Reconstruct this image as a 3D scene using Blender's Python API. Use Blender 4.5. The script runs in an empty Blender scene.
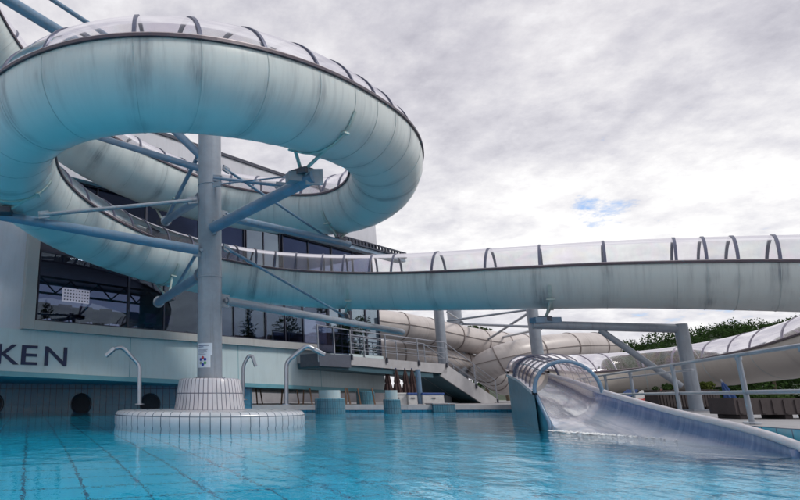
import bpy, math, random
from mathutils import Vector as V, Matrix
import numpy as np
random.seed(7); rng = np.random.default_rng(11)
sc = bpy.context.scene
COL = sc.collection
PI = math.pi

# ------------------------------------------------------------------ camera maths
FPX = 588.0; PPX, PPY = 209.0, 250.0; CH = 0.70
PITCH = math.atan(147/588.0); cp, sp = math.cos(PITCH), math.sin(PITCH)
CAM = V((0, 0, CH))
def ray(x, y):
    u = (x-PPX)/FPX; v = (PPY-y)/FPX
    return V((u, cp-v*sp, sp+v*cp))
def zc(x, y, d): return CAM + ray(x, y)*d                 # d measured along the optical axis
def atD(x, y, D): r = ray(x, y); return CAM + r*(D/r.y)   # D = ground distance
cam_d = bpy.data.cameras.new("camera"); cam = bpy.data.objects.new("camera", cam_d); COL.objects.link(cam)
cam.location = CAM; cam.rotation_euler = (PI/2+PITCH, 0, 0)
cam_d.sensor_width = 36; cam_d.lens = FPX/800*36; cam_d.shift_x = (400-PPX)/800
cam_d.clip_start = .05; cam_d.clip_end = 6000
sc.camera = cam

# ------------------------------------------------------------------ materials
def newmat(name):
    m = bpy.data.materials.new(name); m.use_nodes = True
    nt = m.node_tree; nt.nodes.clear()
    out = nt.nodes.new('ShaderNodeOutputMaterial')
    return m, nt, out
def N(nt, t, **kw):
    n = nt.nodes.new(t)
    for k, v in kw.items():
        if k.startswith('i_'): n.inputs[k[2:].replace('_', ' ')].default_value = v
        else: setattr(n, k, v)
    return n
def L(nt, a, b): nt.links.new(a, b)
def ramp(nt, fac, stops, interp='LINEAR'):
    r = N(nt, 'ShaderNodeValToRGB'); r.color_ramp.interpolation = interp
    e = r.color_ramp.elements
    e[0].position, e[0].color = stops[0][0], (*stops[0][1], 1)
    e[1].position, e[1].color = stops[-1][0], (*stops[-1][1], 1)
    for p, c in stops[1:-1]:
        q = e.new(p); q.color = (*c, 1)
    L(nt, fac, r.inputs[0]); return r.outputs[0]
def mixc(nt, fac, a, b, mode='MIX'):
    m = N(nt, 'ShaderNodeMix', data_type='RGBA', blend_type=mode)
    for sock, val in ((m.inputs[0], fac), (m.inputs[6], a), (m.inputs[7], b)):
        if hasattr(val, 'is_linked') or hasattr(val, 'links'): L(nt, val, sock)
        elif isinstance(val, (int, float)): sock.default_value = val
        else: sock.default_value = (*val, 1)
    return m.outputs[2]
def math_(nt, op, a, b=0.0, c=None, clamp=False):
    m = N(nt, 'ShaderNodeMath', operation=op, use_clamp=clamp)
    for i, v in enumerate((a, b) if c is None else (a, b, c)):
        if isinstance(v, (int, float)): m.inputs[i].default_value = v
        else: L(nt, v, m.inputs[i])
    return m.outputs[0]
def coords(nt, kind='Object', scale=(1, 1, 1), rot=(0, 0, 0)):
    tc = N(nt, 'ShaderNodeTexCoord'); mp = N(nt, 'ShaderNodeMapping')
    mp.inputs['Scale'].default_value = scale; mp.inputs['Rotation'].default_value = rot
    L(nt, tc.outputs[kind], mp.inputs['Vector']); return mp.outputs[0]
def noise(nt, vec, scale, detail=4, rough=.55, out='Fac'):
    n = N(nt, 'ShaderNodeTexNoise'); n.inputs['Scale'].default_value = scale
    n.inputs['Detail'].default_value = detail; n.inputs['Roughness'].default_value = rough
    if vec is not None: L(nt, vec, n.inputs['Vector'])
    return n.outputs[out]
def bump(nt, h, strength=.3, dist=.02):
    b = N(nt, 'ShaderNodeBump'); b.inputs['Strength'].default_value = strength
    b.inputs['Distance'].default_value = dist; L(nt, h, b.inputs['Height']); return b.outputs[0]
def simple(name, col, rough=.5, metal=0., var=.12, scale=6., bmp=0., spec=.5, coat=0.):
    m, nt, out = newmat(name)
    p = N(nt, 'ShaderNodeBsdfPrincipled')
    v = coords(nt, 'Object'); n = noise(nt, v, scale, 5, .6)
    lo = tuple(c*(1-var) for c in col); hi = tuple(min(1, c*(1+var)) for c in col)
    L(nt, ramp(nt, n, [(.3, lo), (.7, hi)]), p.inputs['Base Color'])
    r = N(nt, 'ShaderNodeMapRange'); r.inputs[3].default_value = max(.02, rough-.08); r.inputs[4].default_value = min(1, rough+.1)
    L(nt, noise(nt, v, scale*3, 3), r.inputs[0]); L(nt, r.outputs[0], p.inputs['Roughness'])
    p.inputs['Metallic'].default_value = metal; p.inputs['Specular IOR Level'].default_value = spec
    p.inputs['Coat Weight'].default_value = coat
    if bmp: L(nt, bump(nt, noise(nt, v, scale*8, 4), bmp, .01), p.inputs['Normal'])
    L(nt, p.outputs[0], out.inputs[0]); return m

def steel_mat(name, col, rough=.4):
    m, nt, out = newmat(name); p = N(nt, 'ShaderNodeBsdfPrincipled')
    n = noise(nt, coords(nt, 'Object'), 2.2, 6, .65); st = noise(nt, coords(nt, 'Object', (9, 9, .5)), 1, 4, .65); sp = noise(nt, coords(nt, 'Object'), 26, 3, .6)
    c = ramp(nt, n, [(.3, tuple(x*.85 for x in col)), (.7, tuple(x*1.12 for x in col))])
    r = N(nt, 'ShaderNodeMapRange'); r.inputs[1].default_value = .56; r.inputs[2].default_value = .74; r.inputs[4].default_value = .5; L(nt, st, r.inputs[0])
    c = mixc(nt, r.outputs[0], c, (.13, .13, .15))
    r2 = N(nt, 'ShaderNodeMapRange'); r2.inputs[1].default_value = .70; r2.inputs[2].default_value = .76; r2.inputs[4].default_value = .6; L(nt, sp, r2.inputs[0])
    c = mixc(nt, r2.outputs[0], c, (.16, .10, .07)); L(nt, c, p.inputs['Base Color'])
    p.inputs['Roughness'].default_value = rough; p.inputs['Coat Weight'].default_value = .15
    L(nt, bump(nt, noise(nt, coords(nt, 'Object'), 14, 3), .06, .01), p.inputs['Normal'])
    L(nt, p.outputs[0], out.inputs[0]); return m
def facade_mat(name, col, rough=.6, amt=.4):
    m, nt, out = newmat(name); p = N(nt, 'ShaderNodeBsdfPrincipled')
    st = noise(nt, coords(nt, 'Object', (5, 5, .45)), 1, 5, .7); n = noise(nt, coords(nt, 'Object'), .7, 6, .6)
    r = N(nt, 'ShaderNodeMapRange'); r.inputs[1].default_value = .5; r.inputs[2].default_value = .78; r.inputs[4].default_value = amt; L(nt, st, r.inputs[0])
    c = ramp(nt, n, [(.3, tuple(x*.93 for x in col)), (.7, tuple(x*1.05 for x in col))])
    L(nt, mixc(nt, r.outputs[0], c, tuple(x*.55 for x in col)), p.inputs['Base Color']); p.inputs['Roughness'].default_value = rough
    L(nt, bump(nt, noise(nt, coords(nt, 'Object'), 30, 3), .08, .01), p.inputs['Normal'])
    L(nt, p.outputs[0], out.inputs[0]); return m
def shell_mat(name, base, streak, stain_amt=.6, joint=None):
    # u (x) = metres along the slide, v (y) = 0 at the rims, 1 under the belly
    m, nt, out = newmat(name); p = N(nt, 'ShaderNodeBsdfPrincipled')
    a = coords(nt, 'UV', (2.2, .35, 1)); b = coords(nt, 'UV', (7, .9, 1)); o = coords(nt, 'Object')
    n1 = noise(nt, a, 1.0, 5, .65); n2 = noise(nt, b, 1.0, 4, .7); n3 = noise(nt, o, .7, 3)
    tc = N(nt, 'ShaderNodeTexCoord'); sx = N(nt, 'ShaderNodeSeparateXYZ'); L(nt, tc.outputs['UV'], sx.inputs[0])
    fade = N(nt, 'ShaderNodeMapRange'); fade.inputs[1].default_value = 0; fade.inputs[2].default_value = .75
    fade.inputs[3].default_value = 1; fade.inputs[4].default_value = .12; L(nt, sx.outputs[1], fade.inputs[0])
    s1 = N(nt, 'ShaderNodeMapRange'); s1.inputs[1].default_value = .5; s1.inputs[2].default_value = .72; L(nt, n1, s1.inputs[0])
    s2 = N(nt, 'ShaderNodeMapRange'); s2.inputs[1].default_value = .52; s2.inputs[2].default_value = .75; L(nt, n2, s2.inputs[0])
    st = math_(nt, 'MULTIPLY', math_(nt, 'ADD', math_(nt, 'MULTIPLY', s1.outputs[0], .6), math_(nt, 'MULTIPLY', s2.outputs[0], .6)), fade.outputs[0])
    j = N(nt, 'ShaderNodeUVMap', uv_map='joint'); js = N(nt, 'ShaderNodeSeparateXYZ'); L(nt, j.outputs[0], js.inputs[0])
    jn = noise(nt, coords(nt, 'UV', (1.1, 2.4, 1)), 1.0, 3, .6)
    jd = math_(nt, 'ADD', js.outputs[0], math_(nt, 'MULTIPLY', math_(nt, 'SUBTRACT', jn, .5), .5))
    jr = N(nt, 'ShaderNodeMapRange'); jr.interpolation_type = 'SMOOTHSTEP'; jr.inputs[1].default_value = .34; jr.inputs[2].default_value = 0.0; L(nt, jd, jr.inputs[0])
    jm = N(nt, 'ShaderNodeMapRange'); jm.inputs[1].default_value = .46; jm.inputs[2].default_value = .6; L(nt, noise(nt, coords(nt, 'UV', (.5, 1.2, 1)), 1.0, 2), jm.inputs[0])
    st = math_(nt, 'ADD', st, math_(nt, 'MULTIPLY', math_(nt, 'MULTIPLY', math_(nt, 'MULTIPLY', jr.outputs[0], jm.outputs[0]), math_(nt, 'MULTIPLY_ADD', n2, 3.2, -1.0, clamp=True)), .95))
    st = math_(nt, 'MULTIPLY', st, stain_amt, clamp=True)
    c = mixc(nt, st, base, streak)
    c = mixc(nt, math_(nt, 'MULTIPLY', n3, .25), c, tuple(x*.8 for x in base))
    L(nt, c, p.inputs['Base Color']); p.inputs['Roughness'].default_value = .34
    p.inputs['Specular IOR Level'].default_value = .35
    L(nt, p.outputs[0], out.inputs[0]); return m

def dome_mat(name, haze=.22, tint=(.93, .9, .93), irid=.5, dif=(.75, .68, .7)):
    m, nt, out = newmat(name)
    o = coords(nt, 'Object', (1, 1, 1)); uv = coords(nt, 'UV', (.5, 1.1, 1))
    hue = noise(nt, uv, 1.4, 2, .4)
    ir = ramp(nt, hue, [(.34, tint), (.42, (.75, .95, .85)), (.47, (.95, .72, .9)), (.52, (.72, .9, .98)), (.57, (.95, .9, .75)), (.62, (.85, .72, .95)), (.70, tint)])
    c = mixc(nt, irid, tint, ir)
    tr = N(nt, 'ShaderNodeBsdfTransparent'); L(nt, c, tr.inputs[0])
    d = N(nt, 'ShaderNodeBsdfDiffuse'); L(nt, mixc(nt, irid*.5, dif, ir), d.inputs[0])
    tl = N(nt, 'ShaderNodeBsdfTranslucent'); tl.inputs[0].default_value = (*dif, 1)
    ds = N(nt, 'ShaderNodeMixShader'); ds.inputs[0].default_value = .45; L(nt, d.outputs[0], ds.inputs[1]); L(nt, tl.outputs[0], ds.inputs[2])
    dirt = noise(nt, coords(nt, 'UV', (1.5, .6, 1)), 2.0, 5, .65)
    r = N(nt, 'ShaderNodeMapRange'); r.inputs[1].default_value = .35; r.inputs[2].default_value = .75
    r.inputs[3].default_value = haze*.6; r.inputs[4].default_value = haze*1.8; L(nt, dirt, r.inputs[0])
    m1 = N(nt, 'ShaderNodeMixShader'); L(nt, r.outputs[0], m1.inputs[0]); L(nt, tr.outputs[0], m1.inputs[1]); L(nt, ds.outputs[0], m1.inputs[2])
    g = N(nt, 'ShaderNodeBsdfGlossy'); g.inputs['Roughness'].default_value = .08; g.inputs[0].default_value = (.95, .93, .97, 1)
    f = N(nt, 'ShaderNodeFresnel'); f.inputs[0].default_value = 1.13
    m2 = N(nt, 'ShaderNodeMixShader'); L(nt, math_(nt, 'MULTIPLY', f.outputs[0], .85), m2.inputs[0]); L(nt, m1.outputs[0], m2.inputs[1]); L(nt, g.outputs[0], m2.inputs[2])
    L(nt, m2.outputs[0], out.inputs[0]); return m

def tile_mat(name, col, grout, w, h, mortar=.012, kind='UV', offset=0., rough=.25, bmp=.4, rot=0., var=.06, dirt=(.25, .3, .33)):
    m, nt, out = newmat(name); p = N(nt, 'ShaderNodeBsdfPrincipled')
    c = coords(nt, kind, (1, 1, 1), (0, 0, rot))
    b = N(nt, 'ShaderNodeTexBrick'); b.offset = offset; b.squash = 1
    b.inputs['Scale'].default_value = 1; b.inputs['Brick Width'].default_value = w; b.inputs['Row Height'].default_value = h
    b.inputs['Mortar Size'].default_value = mortar; b.inputs['Mortar Smooth'].default_value = .25; b.inputs['Bias'].default_value = 0
    b.inputs['Color1'].default_value = (*[x*(1-var) for x in col], 1); b.inputs['Color2'].default_value = (*[min(1, x*(1+var)) for x in col], 1)
    b.inputs['Mortar'].default_value = (*grout, 1); L(nt, c, b.inputs['Vector'])
    n = noise(nt, coords(nt, 'Object'), 1.3, 6, .65)
    r = N(nt, 'ShaderNodeMapRange'); r.inputs[1].default_value = .48; r.inputs[2].default_value = .75; r.inputs[4].default_value = .5; L(nt, n, r.inputs[0])
    L(nt, mixc(nt, r.outputs[0], b.outputs['Color'], dirt), p.inputs['Base Color'])
    p.inputs['Roughness'].default_value = rough
    if bmp:
        inv = math_(nt, 'SUBTRACT', 1.0, b.outputs['Fac']); L(nt, bump(nt, inv, bmp, .006), p.inputs['Normal'])
    L(nt, p.outputs[0], out.inputs[0]); return m

def window_mat(name, refl=.45, tint=(.55, .68, .85)):
    m, nt, out = newmat(name)
    tr = N(nt, 'ShaderNodeBsdfTransparent'); tr.inputs[0].default_value = (.5, .52, .62, 1)
    g = N(nt, 'ShaderNodeBsdfGlossy'); g.inputs['Roughness'].default_value = .015; g.inputs[0].default_value = (*tint, 1)
    L(nt, bump(nt, noise(nt, coords(nt, 'Object'), .45, 2), .03, .3), g.inputs['Normal'])
    f = N(nt, 'ShaderNodeFresnel'); f.inputs[0].default_value = 1.5
    fac = math_(nt, 'MULTIPLY_ADD', f.outputs[0], .55, refl, clamp=True)
    mx = N(nt, 'ShaderNodeMixShader'); L(nt, fac, mx.inputs[0]); L(nt, tr.outputs[0], mx.inputs[1]); L(nt, g.outputs[0], mx.inputs[2])
    L(nt, mx.outputs[0], out.inputs[0]); return m

def leaf_mat(name, a, b, c=None):
    m, nt, out = newmat(name)
    gi = N(nt, 'ShaderNodeTexCoord'); n = noise(nt, gi.outputs['Object'], .55, 3); n2 = noise(nt, gi.outputs['Object'], 9, 2)
    mx = math_(nt, 'ADD', math_(nt, 'MULTIPLY', n, .6), math_(nt, 'MULTIPLY', n2, .4))
    col = ramp(nt, mx, [(.35, a), (.65, b)])
    d = N(nt, 'ShaderNodeBsdfDiffuse'); L(nt, col, d.inputs[0])
    t = N(nt, 'ShaderNodeBsdfTranslucent'); L(nt, col, t.inputs[0])
    s = N(nt, 'ShaderNodeMixShader'); s.inputs[0].default_value = .3; L(nt, d.outputs[0], s.inputs[1]); L(nt, t.outputs[0], s.inputs[2])
    L(nt, s.outputs[0], out.inputs[0]); return m

M = {}
M['shell'] = shell_mat('slide_shell', (.57, .62, .62), (.11, .13, .17), .7)
M['shell_beige'] = shell_mat('beige_shell', (.54, .50, .49), (.22, .19, .18), .5)
M['dome'] = dome_mat('clear_canopy', .12, tint=(.89, .885, .90), irid=.14, dif=(.74, .73, .75))
M['dome_irid'] = dome_mat('clear_canopy_flume', .24, irid=.25)
M['rim'] = simple('rim_dark', (.07, .055, .075), .4, .2)
M['rimlight'] = simple('rim_light', (.45, .40, .42), .4, .3)
M['hoop'] = simple('hoop', (.10, .11, .17), .4, .3)
M['joint'] = simple('joint_band', (.42, .48, .49), .45, 0, .2, 3)
M['saddle'] = simple('saddle_white', (.42, .50, .48), .4)
M['steel'] = steel_mat('painted_steel', (.26, .295, .35), .32)
M['steel_blue'] = steel_mat('painted_steel_arms', (.14, .23, .34), .33)
M['stainless'] = simple('stainless', (.36, .38, .43), .3, .9, .1, 4)
M['dark_metal'] = simple('dark_metal', (.06, .065, .09), .4, .4)
M['bolt'] = simple('bolt', (.25, .27, .32), .4, .7)
M['white_wall'] = facade_mat('white_render', (.54, .55, .61), .8, .3)
M['aqua_panel'] = facade_mat('aqua_panel', (.48, .57, .60), .45, .35)
M['aqua_trim'] = simple('aqua_trim', (.12, .30, .36), .45, 0, .1, 1)
M['frame_beige'] = facade_mat('window_surround', (.38, .38, .38), .5, .35)
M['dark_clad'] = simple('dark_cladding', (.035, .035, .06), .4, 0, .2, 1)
M['mullion'] = simple('mullion', (.03, .035, .06), .4, .2)
M['lettering'] = simple('lettering', (.012, .02, .07), .5)
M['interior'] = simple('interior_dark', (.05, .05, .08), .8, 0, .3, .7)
M['interior_light'] = simple('interior_light', (.35, .33, .33), .8, 0, .3, .7)
M['seat_purple'] = simple('seat_purple', (.12, .06, .16), .7)
M['win'] = window_mat('window_glass', .06, (.50, .62, .72))
M['win_bright'] = window_mat('window_glass_bright', .38, (.5, .62, .72))
M['rail_glass'] = window_mat('railing_glass', .04)
M['win_up'] = window_mat('window_glass_dark', .0, (.4, .5, .7))
M['concrete'] = simple('concrete_pale', (.42, .41, .43), .75, 0, .15, 1.5, .2)
M['stair'] = simple('stair_stringer', (.36, .36, .38), .6, 0, .12, 1.5, .1)
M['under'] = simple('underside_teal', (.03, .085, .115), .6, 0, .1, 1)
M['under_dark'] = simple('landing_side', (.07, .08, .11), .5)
def lit(name, col, e):
    m, nt, out = newmat(name); p = N(nt, 'ShaderNodeBsdfPrincipled'); p.inputs['Base Color'].default_value = (*col, 1)
    p.inputs['Emission Color'].default_value = (*col, 1); p.inputs['Emission Strength'].default_value = e; L(nt, p.outputs[0], out.inputs[0]); return m
M['lit_panel'] = lit('lit_panel', (.8, .78, .72), .8)
M['rubber'] = simple('black_rubber', (.02, .02, .025), .7)
M['planter'] = simple('planter_brown', (.05, .04, .042), .8, 0, .2, 3, .3)
M['soil'] = simple('soil', (.05, .035, .025), .9, 0, .3, 8)
M['wood'] = simple('weathered_wood', (.16, .10, .07), .8, 0, .3, 5, .3)
M['cloth_brown'] = simple('parasol_brown', (.06, .035, .035), .9, 0, .3, 5)
M['cloth_blue'] = simple('parasol_blue', (.03, .07, .2), .9)
M['cloth_orange'] = simple('cloth_orange', (.6, .2, .07), .9)
M['blue_lid'] = simple('blue_lid', (.03, .08, .28), .5)
M['white_plastic'] = simple('white_plastic', (.6, .6, .6), .4)
M['red_cloth'] = simple('red_cloth', (.5, .08, .08), .9)
M['leaf'] = leaf_mat('leaf_dark', (.014, .03, .014), (.06, .11, .035))
M['leaf2'] = leaf_mat('leaf_mid', (.03, .06, .022), (.08, .13, .045))
M['leaf_lime'] = leaf_mat('leaf_lime', (.06, .09, .025), (.15, .18, .05))
M['bark'] = simple('bark', (.09, .07, .05), .9, 0, .3, 6, .4)
M['island_tile'] = tile_mat('island_tile', (.50, .52, .57), (.07, .10, .14), .232, .787, .012)
M['island_top'] = tile_mat('island_top', (.50, .51, .55), (.07, .09, .13), .232, .12, .009)
M['neck_tile'] = tile_mat('neck_tile', (.50, .49, .54), (.10, .10, .14), .125, .42, .013)
M['col_tile'] = tile_mat('column_tile', (.07, .20, .27), (.03, .09, .14), .11, .3, .012)
M['wall_tile'] = tile_mat('wall_tile', (.045, .20, .32), (.01, .04, .08), .30, .75, .016, kind='UV')
M['pool_wall'] = tile_mat('pool_side_tile', (.06, .42, .60), (.02, .12, .22), .3, .3, .012, kind='UV')
M['jet'] = simple('niche_dark', (.01, .015, .03), .6)
M['bronze'] = simple('niche_ring', (.03, .05, .08), .4)

# pool floor: small tiles plus a wide dark grid
def pool_floor():
    m, nt, out = newmat('pool_floor'); p = N(nt, 'ShaderNodeBsdfPrincipled')
    c = coords(nt, 'Object', (1, 1, 1), (0, 0, math.radians(-16.5)))
    def brick(w, ms, c1, mo):
        b = N(nt, 'ShaderNodeTexBrick'); b.offset = 0; b.inputs['Scale'].default_value = 1
        b.inputs['Brick Width'].default_value = w; b.inputs['Row Height'].default_value = w
        b.inputs['Mortar Size'].default_value = ms; b.inputs['Mortar Smooth'].default_value = .3
        b.inputs['Color1'].default_value = (*c1, 1); b.inputs['Color2'].default_value = (*[x*.94 for x in c1], 1)
        b.inputs['Mortar'].default_value = (*mo, 1); L(nt, c, b.inputs['Vector']); return b
    big = brick(.62, .017, (1, 1, 1), (.04, .08, .18)); sm = brick(.124, .004, (.005, .60, .95), (.004, .44, .82))
    n = noise(nt, c, .35, 3)
    base = mixc(nt, math_(nt, 'MULTIPLY', n, .3), sm.outputs['Color'], (.004, .48, .80))
    L(nt, mixc(nt, 1.0, base, big.outputs['Color'], 'MULTIPLY'), p.inputs['Base Color'])
    p.inputs['Roughness'].default_value = .6
    L(nt, p.outputs[0], out.inputs[0]); return m
M['pool_floor'] = pool_floor()

def water_mat():
    m, nt, out = newmat('pool_water')
    g = N(nt, 'ShaderNodeBsdfGlass'); g.inputs['IOR'].default_value = 1.24; g.inputs['Roughness'].default_value = 0.0
    g.inputs['Color'].default_value = (.96, 1, 1, 1)
    c = coords(nt, 'Object', (1.25, .8, 1)); c2 = coords(nt, 'Object', (1.5, .9, 1), (0, 0, .25))
    w = noise(nt, c, .7, 2, .5); w2 = noise(nt, c2, 2.6, 4, .6); w3 = noise(nt, c, 11.0, 3, .5)
    h = math_(nt, 'ADD', math_(nt, 'ADD', math_(nt, 'MULTIPLY', w, 1.0), math_(nt, 'MULTIPLY', w2, .38)), math_(nt, 'MULTIPLY', w3, .05))
    # livelier water on the flume side
    ob = N(nt, 'ShaderNodeTexCoord'); sx = N(nt, 'ShaderNodeSeparateXYZ'); L(nt, ob.outputs['Object'], sx.inputs[0])
    r = N(nt, 'ShaderNodeMapRange'); r.inputs[1].default_value = -1; r.inputs[2].default_value = 4.5
    r.inputs[3].default_value = .65; r.inputs[4].default_value = 1.9; L(nt, sx.outputs[0], r.inputs[0])
    h = math_(nt, 'MULTIPLY', h, r.outputs[0])
    b = N(nt, 'ShaderNodeBump'); b.inputs['Strength'].default_value = 1; b.inputs['Distance'].default_value = .024
    L(nt, h, b.inputs['Height']); L(nt, b.outputs[0], g.inputs['Normal'])
    L(nt, g.outputs[0], out.inputs[0]); return m
M['water'] = water_mat()

def deck_mat():
    m, nt, out = newmat('deck_paving'); p = N(nt, 'ShaderNodeBsdfPrincipled')
    c = coords(nt, 'Object', (1, 1, 1), (0, 0, .35))
    b = N(nt, 'ShaderNodeTexBrick'); b.offset = 0; b.inputs['Scale'].default_value = 1
    b.inputs['Brick Width'].default_value = .6; b.inputs['Row Height'].default_value = .3; b.inputs['Mortar Size'].default_value = .01
    b.inputs['Color1'].default_value = (.36, .36, .38, 1); b.inputs['Color2'].default_value = (.30, .30, .32, 1); b.inputs['Mortar'].default_value = (.15, .15, .17, 1)
    L(nt, c, b.inputs['Vector'])
    L(nt, mixc(nt, math_(nt, 'MULTIPLY', noise(nt, c, 1.2, 5), .45), b.outputs['Color'], (.22, .22, .23)), p.inputs['Base Color'])
    p.inputs['Roughness'].default_value = .55
    L(nt, p.outputs[0], out.inputs[0]); return m
M['deck'] = deck_mat()
M['grass'] = simple('grass_ground', (.06, .09, .03), .95, 0, .35, .2)

def flume_mat():
    m, nt, out = newmat('flume_inner'); p = N(nt, 'ShaderNodeBsdfPrincipled')
    a = coords(nt, 'UV', (1.6, 16, 1)); s = noise(nt, coords(nt, 'UV', (9, .8, 1)), 1, 5, .7); n = noise(nt, a, 1, 8, .7)
    tc = N(nt, 'ShaderNodeTexCoord'); sx = N(nt, 'ShaderNodeSeparateXYZ'); L(nt, tc.outputs['UV'], sx.inputs[0])
    # worn white on the running surface (v near 0), violet blue gelcoat on the walls (v towards 1)
    r = N(nt, 'ShaderNodeMapRange'); r.inputs[1].default_value = .42; r.inputs[2].default_value = .75
    L(nt, math_(nt, 'ADD', sx.outputs[1], math_(nt, 'MULTIPLY', math_(nt, 'SUBTRACT', n, .5), .35)), r.inputs[0])
    wall = ramp(nt, s, [(.35, (.085, .14, .28)), (.60, (.16, .22, .38)), (.75, (.34, .40, .54))])
    floor = ramp(nt, n, [(.34, (.40, .46, .58)), (.5, (.58, .62, .70)), (.68, (.78, .79, .83))])
    L(nt, mixc(nt, r.outputs[0], floor, wall), p.inputs['Base Color'])
    p.inputs['Roughness'].default_value = .18; p.inputs['Coat Weight'].default_value = .5; p.inputs['Coat Roughness'].default_value = .05
    L(nt, bump(nt, n, .15, .012), p.inputs['Normal'])
    L(nt, p.outputs[0], out.inputs[0]); return m
M['flume_in'] = flume_mat()
M['flume_out'] = simple('flume_outer', (.06, .22, .30), .35, 0, .15, 2)
M['flume_rim'] = simple('flume_rim', (.60, .58, .62), .35, 0, .08, 4)
def foam_mat():
    m, nt, out = newmat('running_water')
    n = noise(nt, coords(nt, 'Object', (1.0, .45, 1)), 8, 7, .75)
    d = N(nt, 'ShaderNodeBsdfDiffuse'); d.inputs[0].default_value = (.8, .85, .9, 1)
    t = N(nt, 'ShaderNodeBsdfTransparent')
    r = N(nt, 'ShaderNodeMapRange'); r.inputs[1].default_value = .56; r.inputs[2].default_value = .63; r.inputs[4].default_value = .6; L(nt, n, r.inputs[0])
    tc = N(nt, 'ShaderNodeTexCoord'); sx = N(nt, 'ShaderNodeSeparateXYZ'); L(nt, tc.outputs['UV'], sx.inputs[0])
    f = math_(nt, 'MULTIPLY', r.outputs[0], sx.outputs[1])
    m1 = N(nt, 'ShaderNodeMixShader'); L(nt, f, m1.inputs[0]); L(nt, t.outputs[0], m1.inputs[1]); L(nt, d.outputs[0], m1.inputs[2])
    L(nt, m1.outputs[0], out.inputs[0]); return m
M['foam'] = simple('foam_white', (.75, .78, .8), .4)

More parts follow.
